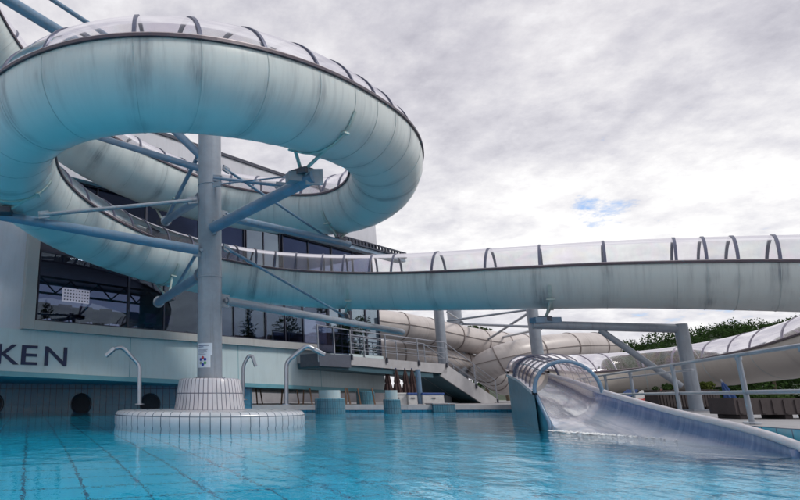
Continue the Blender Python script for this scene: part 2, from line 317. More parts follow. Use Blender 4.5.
# ------------------------------------------------------------------ mesh helper
def tag(o, label=None, cat=None, group=None, kind=None):
    if label: o['label'] = label
    if cat: o['category'] = cat
    if group: o['group'] = group
    if kind: o['kind'] = kind
    return o
def thing(name, label, cat, loc=(0, 0, 0), group=None):
    o = bpy.data.objects.new(name, None); COL.objects.link(o); o.location = loc
    o.empty_display_size = .2
    return tag(o, label, cat, group)
def wloc(o):
    l = V((0, 0, 0))
    while o is not None: l = l + V(o.location); o = o.parent
    return l
class MB:
    def __init__(s): s.v = []; s.f = []; s.uv = []
    def face(s, idx, uvs=None): s.f.append(tuple(idx)); s.uv.append(uvs or [(s.v[i][0], s.v[i][1]) for i in idx])
    def add(s, pts): b = len(s.v); s.v += [V(p) for p in pts]; return b
    def hexa(s, p):   # 8 points: bottom 4 (ccw), top 4
        b = s.add(p)
        for q in ((3, 2, 1, 0), (4, 5, 6, 7), (0, 1, 5, 4), (1, 2, 6, 5), (2, 3, 7, 6), (3, 0, 4, 7)):
            ps = [V(p[i]) for i in q]
            w = (ps[1]-ps[0]).length; h = (ps[2]-ps[1]).length
            s.face([b+i for i in q], [(0, 0), (w, 0), (w, h), (0, h)])
        return s
    def box(s, a, b):
        x0, y0, z0 = a; x1, y1, z1 = b
        return s.hexa([(x0, y0, z0), (x1, y0, z0), (x1, y1, z0), (x0, y1, z0), (x0, y0, z1), (x1, y0, z1), (x1, y1, z1), (x0, y1, z1)])
    def obox(s, c, ax, ay, az):   # centre and half axes
        c, ax, ay, az = V(c), V(ax), V(ay), V(az)
        return s.hexa([c-ax-ay-az, c+ax-ay-az, c+ax+ay-az, c-ax+ay-az, c-ax-ay+az, c+ax-ay+az, c+ax+ay+az, c-ax+ay+az])
    def tube(s, path, r, n=14, cap=True, up=V((0, 0, 1))):
        path = [V(p) for p in path]; m = len(path); rings = []; u = None; acc = 0
        for i, p in enumerate(path):
            t = (path[min(i+1, m-1)]-path[max(i-1, 0)]).normalized()
            if u is None:
                u = t.cross(up)
                if u.length < 1e-3: u = t.cross(V((1, 0, 0)))
                u.normalize()
            u = (u - t*u.dot(t)).normalized(); w = t.cross(u)
            rr = r[i] if isinstance(r, (list, tuple)) else r
            if i: acc += (p-path[i-1]).length
            rings.append((s.add([p+(u*math.cos(a)+w*math.sin(a))*rr for a in [2*PI*k/n for k in range(n)]]), acc, rr))
        for i in range(m-1):
            a, ua, ra = rings[i]; b, ub, rb = rings[i+1]
            for k in range(n):
                k2 = (k+1) % n
                s.face([a+k, a+k2, b+k2, b+k], [(ua, k/n), (ua, (k+1)/n), (ub, (k+1)/n), (ub, k/n)])
        if cap:
            s.face([rings[0][0]+k for k in range(n)][::-1]); s.face([rings[-1][0]+k for k in range(n)])
        return s
    def bar(s, a, b, r, n=14): return s.tube([a, b], r, n)
    def lathe(s, c, prof, n=48, cap_top=True, cap_bot=False, a0=0, a1=2*PI, vscale=1):
        c = V(c); full = abs(a1-a0-2*PI) < 1e-6; cols = n if full else n+1; rows = []; acc = 0
        for i, (r, z) in enumerate(prof):
            if i: acc += math.hypot(r-prof[i-1][0], z-prof[i-1][1])
            rows.append((s.add([c+V((r*math.cos(a0+(a1-a0)*k/n), r*math.sin(a0+(a1-a0)*k/n), z)) for k in range(cols)]), acc))
        R = max(p[0] for p in prof)
        for i in range(len(prof)-1):
            a, va = rows[i]; b, vb = rows[i+1]
            for k in range(n):
                k2 = (k+1) % cols; u0 = R*(a1-a0)*k/n; u1 = R*(a1-a0)*(k+1)/n
                s.face([a+k, a+k2, b+k2, b+k], [(u0, va*vscale), (u1, va*vscale), (u1, vb*vscale), (u0, vb*vscale)])
        if cap_top and full: s.face([rows[-1][0]+k for k in range(n)])
        if cap_bot and full: s.face([rows[0][0]+k for k in range(n)][::-1])
        return s
    def build(s, name, mat, parent=None, smooth=False, bevel=0.):
        me = bpy.data.meshes.new(name); off = wloc(parent) if parent is not None else V((0, 0, 0))
        me.from_pydata([tuple(p-off) for p in s.v], [], s.f)
        ul = me.uv_layers.new(name='UVMap'); flat = [c for f in s.uv for uv in f for c in uv]
        ul.data.foreach_set('uv', flat)
        me.materials.append(mat)
        if smooth:
            me.polygons.foreach_set('use_smooth', [True]*len(me.polygons))
            me.update(); me.set_sharp_from_angle(angle=math.radians(38))
        me.update()
        o = bpy.data.objects.new(name, me); COL.objects.link(o)
        if parent is not None: o.parent = parent
        if bevel:
            b = o.modifiers.new('bevel', 'BEVEL'); b.width = bevel; b.segments = 2; b.limit_method = 'ANGLE'
        return o

# smooth path through points
def spline(pts, step=.25):
    pts = [V(p) for p in pts]; out = []
    P = [pts[0]*2-pts[1]] + pts + [pts[-1]*2-pts[-2]]
    for i in range(1, len(P)-2):
        p0, p1, p2, p3 = P[i-1:i+3]
        t0 = 0; t1 = t0+(p1-p0).length**.5; t2 = t1+(p2-p1).length**.5; t3 = t2+(p3-p2).length**.5
        n = max(2, int((p2-p1).length/.1))
        for k in range(n):
            t = t1+(t2-t1)*k/n
            a1 = p0*((t1-t)/(t1-t0))+p1*((t-t0)/(t1-t0)); a2 = p1*((t2-t)/(t2-t1))+p2*((t-t1)/(t2-t1)); a3 = p2*((t3-t)/(t3-t2))+p3*((t-t2)/(t3-t2))
            b1 = a1*((t2-t)/(t2-t0))+a2*((t-t0)/(t2-t0)); b2 = a2*((t3-t)/(t3-t1))+a3*((t-t1)/(t3-t1))
            out.append(b1*((t2-t)/(t2-t1))+b2*((t-t1)/(t2-t1)))
    out.append(pts[-1])
    # resample, then smooth
    cum = [0]
    for a, b in zip(out, out[1:]): cum.append(cum[-1]+(b-a).length)
    n = int(cum[-1]/step); res = []; j = 0
    for k in range(n+1):
        s = cum[-1]*k/n
        while j < len(cum)-2 and cum[j+1] < s: j += 1
        f = (s-cum[j])/max(1e-9, cum[j+1]-cum[j]); res.append(out[j].lerp(out[j+1], f))
    for _ in range(int(12*(.25/step)**2) if step < .4 else 4):
        q = [res[0]]+[(res[i-1]+res[i]*2+res[i+1])/4 for i in range(1, len(res)-1)]+[res[-1]]; res = q
    return res
class Path:
    def __init__(s, pts, r, step=.25):
        s.p = spline(pts, step); n = len(s.p)
        s.r = r if callable(r) else (lambda t: r)
        s.len = [0]
        for a, b in zip(s.p, s.p[1:]): s.len.append(s.len[-1]+(b-a).length)
        s.fr = []
        for i in range(n):
            t = (s.p[min(i+1, n-1)]-s.p[max(i-1, 0)]).normalized()
            sd = t.cross(V((0, 0, 1))).normalized(); s.fr.append((t, sd, sd.cross(t)))
    def at(s, d):
        import bisect
        i = max(0, min(len(s.p)-2, bisect.bisect_right(s.len, d)-1)); f = (d-s.len[i])/(s.len[i+1]-s.len[i])
        return s.p[i].lerp(s.p[i+1], f), s.fr[i], s.r(d/s.len[-1])
    def sweep(s, mb, sect, closed=False, i0=0, i1=None, vfun=None):
        # sect(r) -> list of (side, up)
        i1 = len(s.p) if i1 is None else i1; prev = None
        for i in range(i0, i1):
            t, sd, up = s.fr[i]; S = sect(s.r(s.len[i]/s.len[-1])); b = mb.add([s.p[i]+sd*x+up*y for x, y in S]); m = len(S)
            if prev is not None:
                for k in range(m if closed else m-1):
                    k2 = (k+1) % m; v0 = vfun(k/(m-1)) if vfun else k/(m-1); v1 = vfun((k+1)/(m-1)) if vfun else (k+1)/(m-1)
                    mb.face([prev+k, prev+k2, b+k2, b+k], [(s.len[i-1], v0), (s.len[i-1], v1), (s.len[i], v1), (s.len[i], v0)])
            prev = b
        return mb
    def arc(s, d, rad_off, a0, a1, w, h, mb, n=20):
        # curved flat band around the tube at distance d
        c, (t, sd, up), r = s.at(d); prev = None
        for k in range(n+1):
            a = a0+(a1-a0)*k/n; e = sd*math.cos(a)+up*math.sin(a); R = r+rad_off
            b = mb.add([c+e*R-t*w/2, c+e*(R+h)-t*w/2, c+e*(R+h)+t*w/2, c+e*R+t*w/2])
            if prev is not None:
                for q in range(4): mb.face([prev+q, prev+(q+1) % 4, b+(q+1) % 4, b+q])
            prev = b
        return mb

TH = math.radians(8)
def arcpts(r, a0, a1, n): return [(r*math.cos(a0+(a1-a0)*k/n), r*math.sin(a0+(a1-a0)*k/n)) for k in range(n+1)]
def joint_uv(o, path, ds):
    me = o.data; ul = me.uv_layers.new(name='joint'); u0 = me.uv_layers[0].data; import bisect
    ds = sorted(ds); vals = []
    for l in u0:
        x = l.uv[0]; i = bisect.bisect(ds, x); q = 9.
        if i < len(ds): q = min(q, ds[i]-x)
        if i: q = min(q, x-ds[i-1])
        vals += [q, 0.]
    ul.data.foreach_set('uv', vals); me.uv_layers.active_index = 0; me.uv_layers[0].active_render = True
def open_slide(root, path, hoops, shell='shell', dome='dome', joints=None, hoop_w=.07, i1=None, jw=.05):
    NS = 40
    mb = MB(); path.sweep(mb, lambda r: arcpts(r, -PI-TH, TH, NS), vfun=lambda t: 1-abs(2*t-1)); sh = mb.build('shell', M[shell], root, True); joint_uv(sh, path, hoops)
    mb = MB(); path.sweep(mb, lambda r: arcpts(r-.01, TH, PI-TH, 28)); dm = mb.build('canopy', M[dome], root, True)
    for sgn in (1, -1):
        mb = MB(); path.sweep(mb, lambda r: [(sgn*(r*math.cos(TH)+x), r*math.sin(TH)+y) for x, y in ((-.02, -.04), (.06, -.04), (.06, .022), (-.02, .022))], closed=True)
        mb.build('rim', M['rim'], root)
        mb = MB(); path.sweep(mb, lambda r: [(sgn*(r*math.cos(TH)+x), r*math.sin(TH)+y) for x, y in ((-.03, .024), (.045, .024), (.045, .045), (-.03, .045))], closed=True)
        mb.build('rim_strip', M['rimlight'], root)
    for d in hoops:
        path.arc(d, -.06, TH, PI-TH, hoop_w, .075, mb := MB(), 24); mb.build('hoop', M['hoop'], root, True)
    for d in (hoops if joints is None else joints):
        path.arc(d, 0.002, -PI-TH+.02, TH-.02, jw, .007, mb := MB(), 30); mb.build('joint_band', M['joint'], root, True)
    return sh

# ------------------------------------------------------------------ SLIDE 1 : the big spiral
R1 = 1.08
pix = [(-110, -150, 13.5), (-75, -60, 16), (-30, 25, 18.2), (25, 92, 19.6), (72, 134, 20.4), (121, 163, 21.2), (165, 182, 22.6), (205, 195, 23.4), (250, 203, 23.3), (300, 207, 22.5),
       (345, 204, 21.3), (378, 188, 19.8), (387, 164, 18.2), (374, 140, 16.6), (345, 121, 15.0), (298, 100, 13.2), (250, 86, 12.1), (200, 77, 11.45), (150, 74, 11.2), (105, 78, 11.3), (60, 92, 12.0), (25, 116, 13.2),
       (9, 146, 14.7), (20, 178, 16.3), (52, 207, 18.0), (95, 231, 20.0), (148, 252, 22.2), (200, 266, 23.4), (250, 275, 23.9), (300, 280, 23.7), (350, 282, 23.2), (400, 282, 22.4), (450, 280.5, 21.4), (500, 278.5, 20.4), (550, 276.5, 19.6),
       (600, 274.5, 18.9), (650, 273.5, 18.2), (700, 273, 17.5), (750, 273, 16.9), (800, 273, 16.3), (860, 274, 15.6), (930, 276, 15.0), (1010, 280, 14.6)]
_e1 = zc(*pix[-1])
p1 = Path([zc(*q) for q in pix]+[V((_e1.x+3.6, _e1.y-.9, _e1.z-.05)), V((_e1.x+7.0, _e1.y+.4, _e1.z-.25)), V((_e1.x+8.6, _e1.y+3.2, _e1.z-.5))], R1, .22)
slide = thing('spiral_water_slide', 'huge pale tube water slide coiling round the steel mast, see-through canopy on top', 'water slide', p1.at(p1.len[-1]*.5)[0])
def nearest(path, x, y, d):
    w = zc(x, y, d); return min(range(len(path.p)), key=lambda i: (path.p[i]-w).length)
i_front = nearest(p1, 150, 74, 11.2); i_low = nearest(p1, 250, 275, 23.9)
def px_of(p):
    q = p-CAM; zz_ = q.y*cp+q.z*sp; return PPX+q.x/zz_*FPX
def dist_at(px, i0, i1):
    i = min(range(i0, i1), key=lambda k: abs(px_of(p1.p[k])-px)); return p1.len[i]
i_fa = nearest(p1, 365, 133, 16.0); i_fb = nearest(p1, 40, 103, 12.6); i_lo = nearest(p1, 70, 217, 18.7)
front = sorted(dist_at(x, i_fa, i_fb) for x in (314, 281, 238, 188, 137, 87))
low = [dist_at(x, i_lo, len(p1.p)) for x in (88, 108, 129, 153, 178, 203, 228, 250, 273, 297, 321, 345, 371, 398, 442, 490, 544, 604, 673, 706, 732, 776, 815, 880)]
hoops = []; d = front[0]-1.15
while d > .8: hoops.append(d); d -= 1.15
hoops += front; d = front[-1]+1.15
while d < low[0]-.6: hoops.append(d); d += 1.15
d = max(low)+1.95
while d < p1.len[-1]-.5: low.append(d); d += 1.95
hoops = sorted(hoops+low)
open_slide(slide, p1, hoops, joints=hoops, jw=.014)

# ------------------------------------------------------------------ steel mast with arms
MX, MY = 0.02, 16.0
mast = thing('slide_support_mast', 'thick grey steel mast rising from the tiled island with arms to the slide coils', 'mast', (MX, MY, 1.1))
def mz(y): return atD(210, y, MY).z
mb = MB(); mb.lathe((MX, MY, 0), [(.335, 1.1), (.335, mz(92))], 40, True); mb.build('mast_tube', M['steel'], mast, True)
mb = MB(); mb.lathe((MX, MY, 0), [(.40, 1.12), (.44, 1.12), (.44, 1.17), (.335, 1.17)], 40, False); mb.build('base_collar', M['steel'], mast, True)
for z_ in (3.9, 6.6, 9.4):
    mb = MB(); mb.lathe((MX, MY, 0), [(.335, z_-.02), (.352, z_-.012), (.352, z_+.012), (.335, z_+.02)], 40, False); mb.build('weld_ring', M['steel'], mast, True)
for k in range(12):
    a = 2*PI*k/12; MB().bar((MX+.395*math.cos(a), MY+.395*math.sin(a), 1.17), (MX+.395*math.cos(a), MY+.395*math.sin(a), 1.21), .022, 6).build('anchor_bolt', M['bolt'], mast)
def mpt(x, y, dz=0.0): return atD(x, y, MY+dz)
def arm(a, b, r, mat='steel_blue', clevis=True, plate=True):
    o = MB().bar(a, b, r, 18).build('support_arm', M[mat], mast, True)
    if not clevis:
        t0 = (b-a).normalized(); MB().bar(a+t0*.14, a+t0*.19, r+.07, 20).build('flange', M['steel'], o, True); MB().bar(b-t0*.30, b-t0*.25, r+.06, 20).build('flange', M['steel'], o, True)
    if clevis:
        t = (b-a).normalized(); s = t.cross(V((0, 0, 1))).normalized(); u = s.cross(t)
        m = MB()
        for e in (a,):
            m.obox(e-t*.05, t*.16, s*.025, u*(r+.06))
            m.tube([e-t*.08-s*.1, e-t*.08+s*.1], .05, 10)
        m.build('clevis', M['steel'], o)
    return o
def rod(a, b, r=.04, mat='steel_blue'):
    o = MB().bar(a, b, r, 10).build('tie_rod', M[mat], mast, True)
    t = (b-a).normalized(); s = t.cross(V((0, 0, 1))).normalized(); u = s.cross(t)
    for e, q in ((a, t), (b, -t)): MB().obox(e+q*.1, t*.14, s*.03, u*(r+.045)).build('fork_end', M['steel'], o)
    return o
def saddle(foot, path, d, spread=.45, mat='saddle'):
    # V-shaped mount from the arm end up to the slide shell
    c, (t, sd, up), r = path.at(d); g = foot
    m = MB()
    for sg in (-1, 1):
        tgt = c+sd*(sg*r*math.sin(.62))-up*(r*math.cos(.62)*.985)
        m.bar(g+t*.02*sg, tgt, .045, 8)
        m.obox(tgt, t*.12, sd*.12, up*.02)
    o = m.build('saddle_mount', M[mat], mast, True)
    MB().obox(g, t*.2, sd*.2, V((0, 0, .07))).build('mount_plate', M['dark_metal'], o)
    path.arc(d, .012, -PI/2-1.15, -PI/2+1.15, .10, .03, m2 := MB(), 20); m2.build('strap', M[mat], o, True)
    return o
def near_d(path, p):
    i = min(range(len(path.p)), key=lambda k: (path.p[k]-p).length); return path.len[i]
# 1 front arm to the near coil
e = zc(314, 177, 14.0); arm(mpt(213, 228, -.3), e, .155)
MB().obox(e, (e-mpt(213, 228)).normalized()*.02, V((.2, 0, 0)), V((0, 0, .2))).build('end_plate', M['steel'], mast)
g = zc(302, 172, 14.2); saddle(g, p1, near_d(p1, zc(315, 106, 13.6)))
MB().obox(zc(300, 178, 14.2), V((.32, .1, .02)), V((-.03, .12, 0)), V((0, 0, .12))).build('seat_block', M['steel'], mast)
rod(mpt(214, 178, -.3), zc(284, 186, 15.6), .045)
rod(zc(214, 178, 15.6)+V((.02, .5, 0)), zc(302, 175, 14.4), .02)
# 2 arm to the far coil, right
e = zc(349, 244, 21.5); arm(mpt(225, 217, .2), e, .12); rod(mpt(224, 168, .1), zc(328, 238, 21.2), .04)
saddle(zc(338, 240, 21.2), p1, near_d(p1, zc(340, 205, 21.3)))
# 3 lower right arm
e = zc(402, 332, 23.2); arm(mpt(226, 301, .2), e, .12, 'steel'); rod(mpt(224, 247, .1), zc(345, 316, 23.0), .045)
saddle(zc(344, 316, 23.1), p1, near_d(p1, zc(348, 282, 23.2)))
# 4 upper left arm + strut
arm(mpt(201, 169), zc(60, 125, 19.5), .10); arm(mpt(203, 158), zc(120, 78, 18.5), .12)
# 5 lower left arm
e = zc(-60, 205, 15.5); arm(mpt(198, 250, -.2), e, .135); rod(mpt(196, 200, -.15), zc(40, 215, 15.6), .055, 'steel')
saddle(zc(4, 212, 15.5), p1, near_d(p1, zc(12, 165, 15.6)))
# 6 back-left arm and rod
e = zc(164, 222, 21.5); arm(mpt(203, 197, .2), e, .13, clevis=False); rod(mpt(200, 152, .1), zc(166, 220, 21.5), .07)
saddle(e, p1, near_d(p1, zc(165, 182, 22.6)))
# 7 lower-left arm
e = zc(157, 303, 21.5); arm(mpt(203, 274, .2), e, .15, clevis=False); rod(mpt(201, 246, .1), zc(172, 294, 21.3), .055)
saddle(zc(168, 298, 21.6), p1, near_d(p1, zc(165, 256, 22.8)))
# 8 arms up and out to the coil overhead
arm(mpt(200, 118), zc(-20, -17, 16.5), .16, 'steel_blue', clevis=False); arm(mpt(205, 100), zc(30, -15, 17.5), .07, clevis=False)

# notice on the mast
sign = thing('notice_sign', 'small white paper notice with a coloured flower taped round the grey mast', 'sign', (MX, MY, mz(356)))
aL, aR = math.radians(-90-66), math.radians(-90+12)
z0, z1 = mz(368), mz(344); mb = MB()
def cyl(a, z, off): return V((MX+(.335+off)*math.cos(a), MY+(.335+off)*math.sin(a), z))
def patch(mb, a0, a1, za, zb, off, n=10):
    b = mb.add([cyl(a0+(a1-a0)*k/n, z, off) for z in (za, zb) for k in range(n+1)])
    for k in range(n): mb.face([b+k, b+k+1, b+n+2+k, b+n+1+k])
patch(mb, aL, aR-.15, z0, z0+(z1-z0)*.5, .004); patch(mb, aL, aR, z0+(z1-z0)*.5, z1, .005)
mb.build('paper', simple('paper', (.62, .66, .74), .6, 0, .04), sign)
ink = simple('print_ink', (.10, .12, .22), .7)
mb = MB(); hgt = z1-z0
for fr, le, t in ((.92, 1.0, .035), (.86, .55, .03), (.74, .9, .015), (.70, .8, .015), (.66, .85, .015), (.60, .6, .015), (.55, .75, .015)):
    a0 = aL+.12; patch(mb, a0, a0+(aR-aL-.4)*le, z0+hgt*(fr-t), z0+hgt*fr, .008)
mb.build('printed_lines', ink, sign)
ca = (aL+aR)/2-.1; cz_ = z0+hgt*.26
for k, col in enumerate(((.45, .06, .08), (.02, .04, .30), (.30, .33, .30), (.03, .05, .35), (.10, .35, .14), (.02, .03, .28))):
    th = PI/2+k*PI/3; pa = ca+math.cos(th)*.23*1.0; pz = cz_+math.sin(th)*.09
    m = MB(); n = 10; b = m.add([cyl(pa+math.cos(q)*.12, pz+math.sin(q)*.042, .009) for q in [2*PI*j/n for j in range(n)]]); m.face([b+j for j in range(n)])
    m.build('flower_petal', simple('petal_ink', col, .7), sign)

# ------------------------------------------------------------------ island with pedestal
isl = thing('tiled_island', 'round white tiled bench island in the pool with a tapered tiled pedestal under the mast', 'pool island', (MX, MY, 0))
R = 2.46
mb = MB(); mb.lathe((MX, MY, 0), [(R-.03, -1.3), (R-.02, .02), (R, .06), (R, .25), (R-.02, .31), (R-.07, .355), (R-.14, .37)], 112, False); mb.build('island_drum', M['island_tile'], isl, True)
mb = MB(); mb.lathe((MX, MY, 0), [(R-.14, .37), (R-.5, .375), (.95, .385), (.3, .385)], 112, True, vscale=.35); mb.build('island_top', M['island_top'], isl, True)
mb = MB(); mb.lathe((MX, MY, 0), [(.94, .38), (.91, .5), (.865, .84), (.82, 1.12), (.80, 1.15), (.76, 1.17)], 64, True); mb.build('pedestal', M['neck_tile'], isl, True)

def shower(label, base, knee, top, tip, nozzle, r=.055):
    t = thing('neck_shower', label, 'shower pipe', base, 'neck shower pipes on the island')
    def rnd(pts, rad=.14):
        out = [pts[0]]
        for a, b, c in zip(pts, pts[1:], pts[2:]):
            d1 = (a-b).normalized(); d2 = (c-b).normalized(); s = b+d1*rad; e = b+d2*rad
            for k in range(7):
                f = k/6; out.append(s*(1-f)**2+b*2*f*(1-f)+e*f*f)
        return out+[pts[-1]]
    MB().tube(rnd([base, knee, top, tip]), r, 14).build('pipe', M['stainless'], t, True)
    d = (nozzle-tip).normalized(); s = d.cross(V((0, 1, 0))).normalized()
    m = MB(); m.obox(tip+d*.12, d*.16, V((0, .11, 0)), s*.045); m.build('nozzle', M['stainless'], t, bevel=.012)
    MB().lathe(base, [(.12, .0), (.12, .02), (.06, .03)], 20, False).build('floor_flange', M['stainless'], t, True)
D1 = 15.9
shower('bent stainless neck shower left of the mast, nozzle pointing left', atD(139.5, 404.5, D1), atD(139.5, 365, D1), atD(122, 346.5, D1), atD(114, 349, D1), atD(106, 356, D1))
shower('small stainless neck shower behind the pedestal, nearest the mast on its right', atD(243, 400, 17.3), atD(243, 366, 17.3), atD(249.5, 354, 17.3), atD(252.5, 357, 17.3), atD(255, 364, 17.3), .05)
shower('tall stainless neck shower at the right edge of the island, nozzle pointing right', atD(286.5, 405, D1), atD(286.5, 362, D1), atD(307, 345, D1), atD(315, 350, D1), atD(324, 354.5, D1))

# ------------------------------------------------------------------ BUILDING (s along the front, n outward, z up)
O = V((-7.241, 21.0, 0)); DX = V((.76547, .64348, 0)); NX = V((.64348, -.76547, 0))
def B(s, n, z): return O+DX*s+NX*n+V((0, 0, z))
def bbox(mb, s0, s1, n0, n1, za, zb, za2=None, zb2=None):
    za2 = za if za2 is None else za2; zb2 = zb if zb2 is None else zb2
    return mb.hexa([B(s0, n1, za), B(s1, n1, za2), B(s1, n0, za2), B(s0, n0, za), B(s0, n1, zb), B(s1, n1, zb2), B(s1, n0, zb2), B(s0, n0, zb)])
bld = thing('pool_building', 'long white pool hall with aqua base band, dark glazed storeys and lettering KEN', 'building', O)
def bz(s): return 1.41-.0208*s          # lower edge of the aqua band
S1 = 23.1
m = MB(); bbox(m, -14, .50, -8, 0, 3.08, 12.46); m.build('end_wall', M['white_wall'], bld)
m = MB(); bbox(m, -14, S1, -8, .05, bz(-14)+.18, 3.08, bz(S1)+.18, 3.08); m.build('base_band', M['aqua_panel'], bld)
m = MB(); bbox(m, -14, S1+.03, -8.02, .10, bz(-14), bz(-14)+.178, bz(S1), bz(S1)+.178); m.build('base_trim', M['aqua_trim'], bld)
for s in (5.2, 11.2, 17.2):
    m = MB(); bbox(m, s, s+.03, .045, .056, bz(s)+.18, 3.07); m.build('panel_joint', M['aqua_trim'], bld)
m = MB(); bbox(m, .5, S1, -8, .15, 9.3, 12.42); m.build('parapet_wall', M['white_wall'], bld)
m = MB(); bbox(m, -14, S1+.05, -8.1, .22, 12.42, 12.58); m.build('roof_edge', M['dark_metal'], bld)
m = MB(); bbox(m, .95, 18.15, -.1, .28, 3.082, 3.42); m.build('window_sill', M['frame_beige'], bld)
m = MB(); bbox(m, .5, .95, -.2, .26, 3.085, 9.295); m.build('window_surround', M['frame_beige'], bld)
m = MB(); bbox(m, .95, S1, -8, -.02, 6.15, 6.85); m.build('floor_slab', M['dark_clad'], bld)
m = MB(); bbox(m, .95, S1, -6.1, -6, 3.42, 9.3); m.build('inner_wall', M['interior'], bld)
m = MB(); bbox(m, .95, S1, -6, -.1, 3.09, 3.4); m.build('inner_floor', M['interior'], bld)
M['glow_backdrop'] = lit('glow_backdrop', (.42, .5, .66), .32)
M['glow_strip'] = lit('glow_strip', (.55, .62, .75), .4)
m = MB(); bbox(m, 1.0, 9.5, -5.99, -5.9, 5.05, 6.0); m.build('glow_backdrop', M['glow_backdrop'], bld)  # added self-lit sheet, bright backdrop for the truss; no real window
for za_ in (5.02, 5.72): m = MB(); bbox(m, 1.0, 9.6, -3.08, -3.0, za_, za_+.09); m.build('truss_chord', M['mullion'], bld)
for k in range(12):
    a = 1.1+k*.7; m = MB(); q = .35 if k % 2 else -.35
    m.hexa([B(a+.35-q, -3.07, 5.11), B(a+.43-q, -3.07, 5.11), B(a+.43-q, -3.01, 5.11), B(a+.35-q, -3.01, 5.11), B(a+.35+q, -3.07, 5.72), B(a+.43+q, -3.07, 5.72), B(a+.43+q, -3.01, 5.72), B(a+.35+q, -3.01, 5.72)]); m.build('truss_web', M['mullion'], bld)
m = MB(); bbox(m, 1.2, 8.5, -4.1, -4.0, 4.05, 4.12); m.build('glow_strip', M['glow_strip'], bld)  # added glowing bar that gives a pale line behind the glass; no lamp
# lower glazing
def glazing(s0, s1, z0, z1, n, divs, mat, name='window', fw=.05):
    f = MB(); bbox(f, s0, s1, n-.05, n+.05, z0, z0+.08); bbox(f, s0, s1, n-.05, n+.05, z1-.08, z1)
    for s in [s0]+divs+[s1-fw]: bbox(f, s, s+fw, n-.052, n+.052, z0+.08, z1-.08)
    fo = f.build(name, M['mullion'], bld)
    ed = [s0]+divs+[s1-fw]
    for a, b in zip(ed, ed[1:]):
        p = MB(); bbox(p, a+fw, b, n-.012, n+.012, z0+.08, z1-.08); p.build('pane', M[mat], fo)
glazing(1.1, 5.1, 3.42, 6.15, -.05, [], 'win'); glazing(5.1, 9.6, 3.42, 6.15, -.05, [6.9], 'win')
glazing(9.6, 13.2, 3.42, 6.15, -.05, [11.0], 'win'); glazing(13.2, 18.1, 3.42, 6.15, -.05, [14.6, 16.0], 'win')
glazing(18.15, 20.2, 2.95, 6.15, -.05, [19.2], 'win_bright', 'door_glazing', .1); glazing(20.2, 23.08, 2.95, 6.15, -.05, [21.6], 'win_bright', 'door_glazing', .12)
m = MB(); bbox(m, 18.15, S1, -.16, .06, 3.081, 3.0+.09); m.build('door_threshold', M['mullion'], bld)
for a, b, mt in ((1.0, 6.0, 'win_up'), (6.0, 12.0, 'win_up'), (12.1, 14.6, 'win_bright'), (14.8, 19.0, 'win_up'), (19.0, 23.0, 'win_up')):
    glazing(a, b, 6.85, 9.3, -.25, [(a+b)/2], mt, 'upper_window')
# louvre rail under the parapet on the right
m = MB(); bbox(m, 19.0, 26.2, .2, .30, 9.85, 9.92); bbox(m, 19.0, 26.2, .2, .30, 9.55, 9.62)
k = 19.05
while k < 26.1: bbox(m, k, k+.12, .2, .3, 9.62, 9.85); k += .34
m.build('grating_edge', M['mullion'], bld)
m = MB(); bbox(m, 16, 26.2, -.4, .198, 9.32, 9.7); m.build('soffit_beam', M['steel_blue'], bld)
# lettering
def letters(txt, s, z, size, sx=1.25):
    c = bpy.data.curves.new('lettering', 'FONT'); c.body = txt; c.size = size; c.extrude = .012; c.offset = .006
    o = bpy.data.objects.new('tmp_text', c); COL.objects.link(o)
    dg = bpy.context.evaluated_depsgraph_get(); me = bpy.data.meshes.new_from_object(o.evaluated_get(dg)); bpy.data.objects.remove(o)
    base = wloc(bld)
    for v in me.vertices: v.co = B(s+v.co.x*sx, .056+.012+v.co.z, z+v.co.y)-base
    me.materials.clear(); me.materials.append(M['lettering'])
    me.name = 'lettering'; lo = bpy.data.objects.new('lettering', me); COL.objects.link(lo); lo.parent = bld; return lo
letters('K', -.34, 1.83, 1.0, 1.32); letters('E', .52, 1.83, 1.0, 1.5); letters('N', 1.42, 1.83, 1.0, 1.38)
# things seen through the glass
t = thing('wall_panel_display', 'pale punched light panel hanging behind the left pane of the dark glazing', 'panel', B(3.0, -1.0, 4.7))
m = MB(); bbox(m, 2.6, 3.8, -1.06, -1.0, 4.45, 5.0); m.build('board', M['lit_panel'], t)
m = MB()
for i in range(9):
    for j in range(4): bbox(m, 2.66+i*.13, 2.71+i*.13, -1.0, -.985, 4.5+j*.13, 4.55+j*.13)
m.build('perforation', M['dark_metal'], t)
for i in range(7):
    s0 = 1.6+i*.95+(.4 if i > 3 else 0)
    t = thing('lounge_chair', 'dark purple padded chair in the row behind the pool hall glass', 'chair', B(s0, -1.4, 3.4), 'padded chairs behind the glass')
    m = MB(); bbox(m, s0, s0+.6, -1.9, -1.3, 3.75, 3.9); m.build('seat', M['seat_purple'], t, bevel=.04)
    m = MB(); bbox(m, s0, s0+.6, -1.3, -1.18, 3.9, 4.35); m.build('backrest', M['seat_purple'], t, bevel=.04)
    for a in (0.04, .52):
        for b in (-1.86, -1.34):
            m = MB(); bbox(m, s0+a, s0+a+.04, b, b+.04, 3.4, 3.75); m.build('leg', M['stainless'], t)

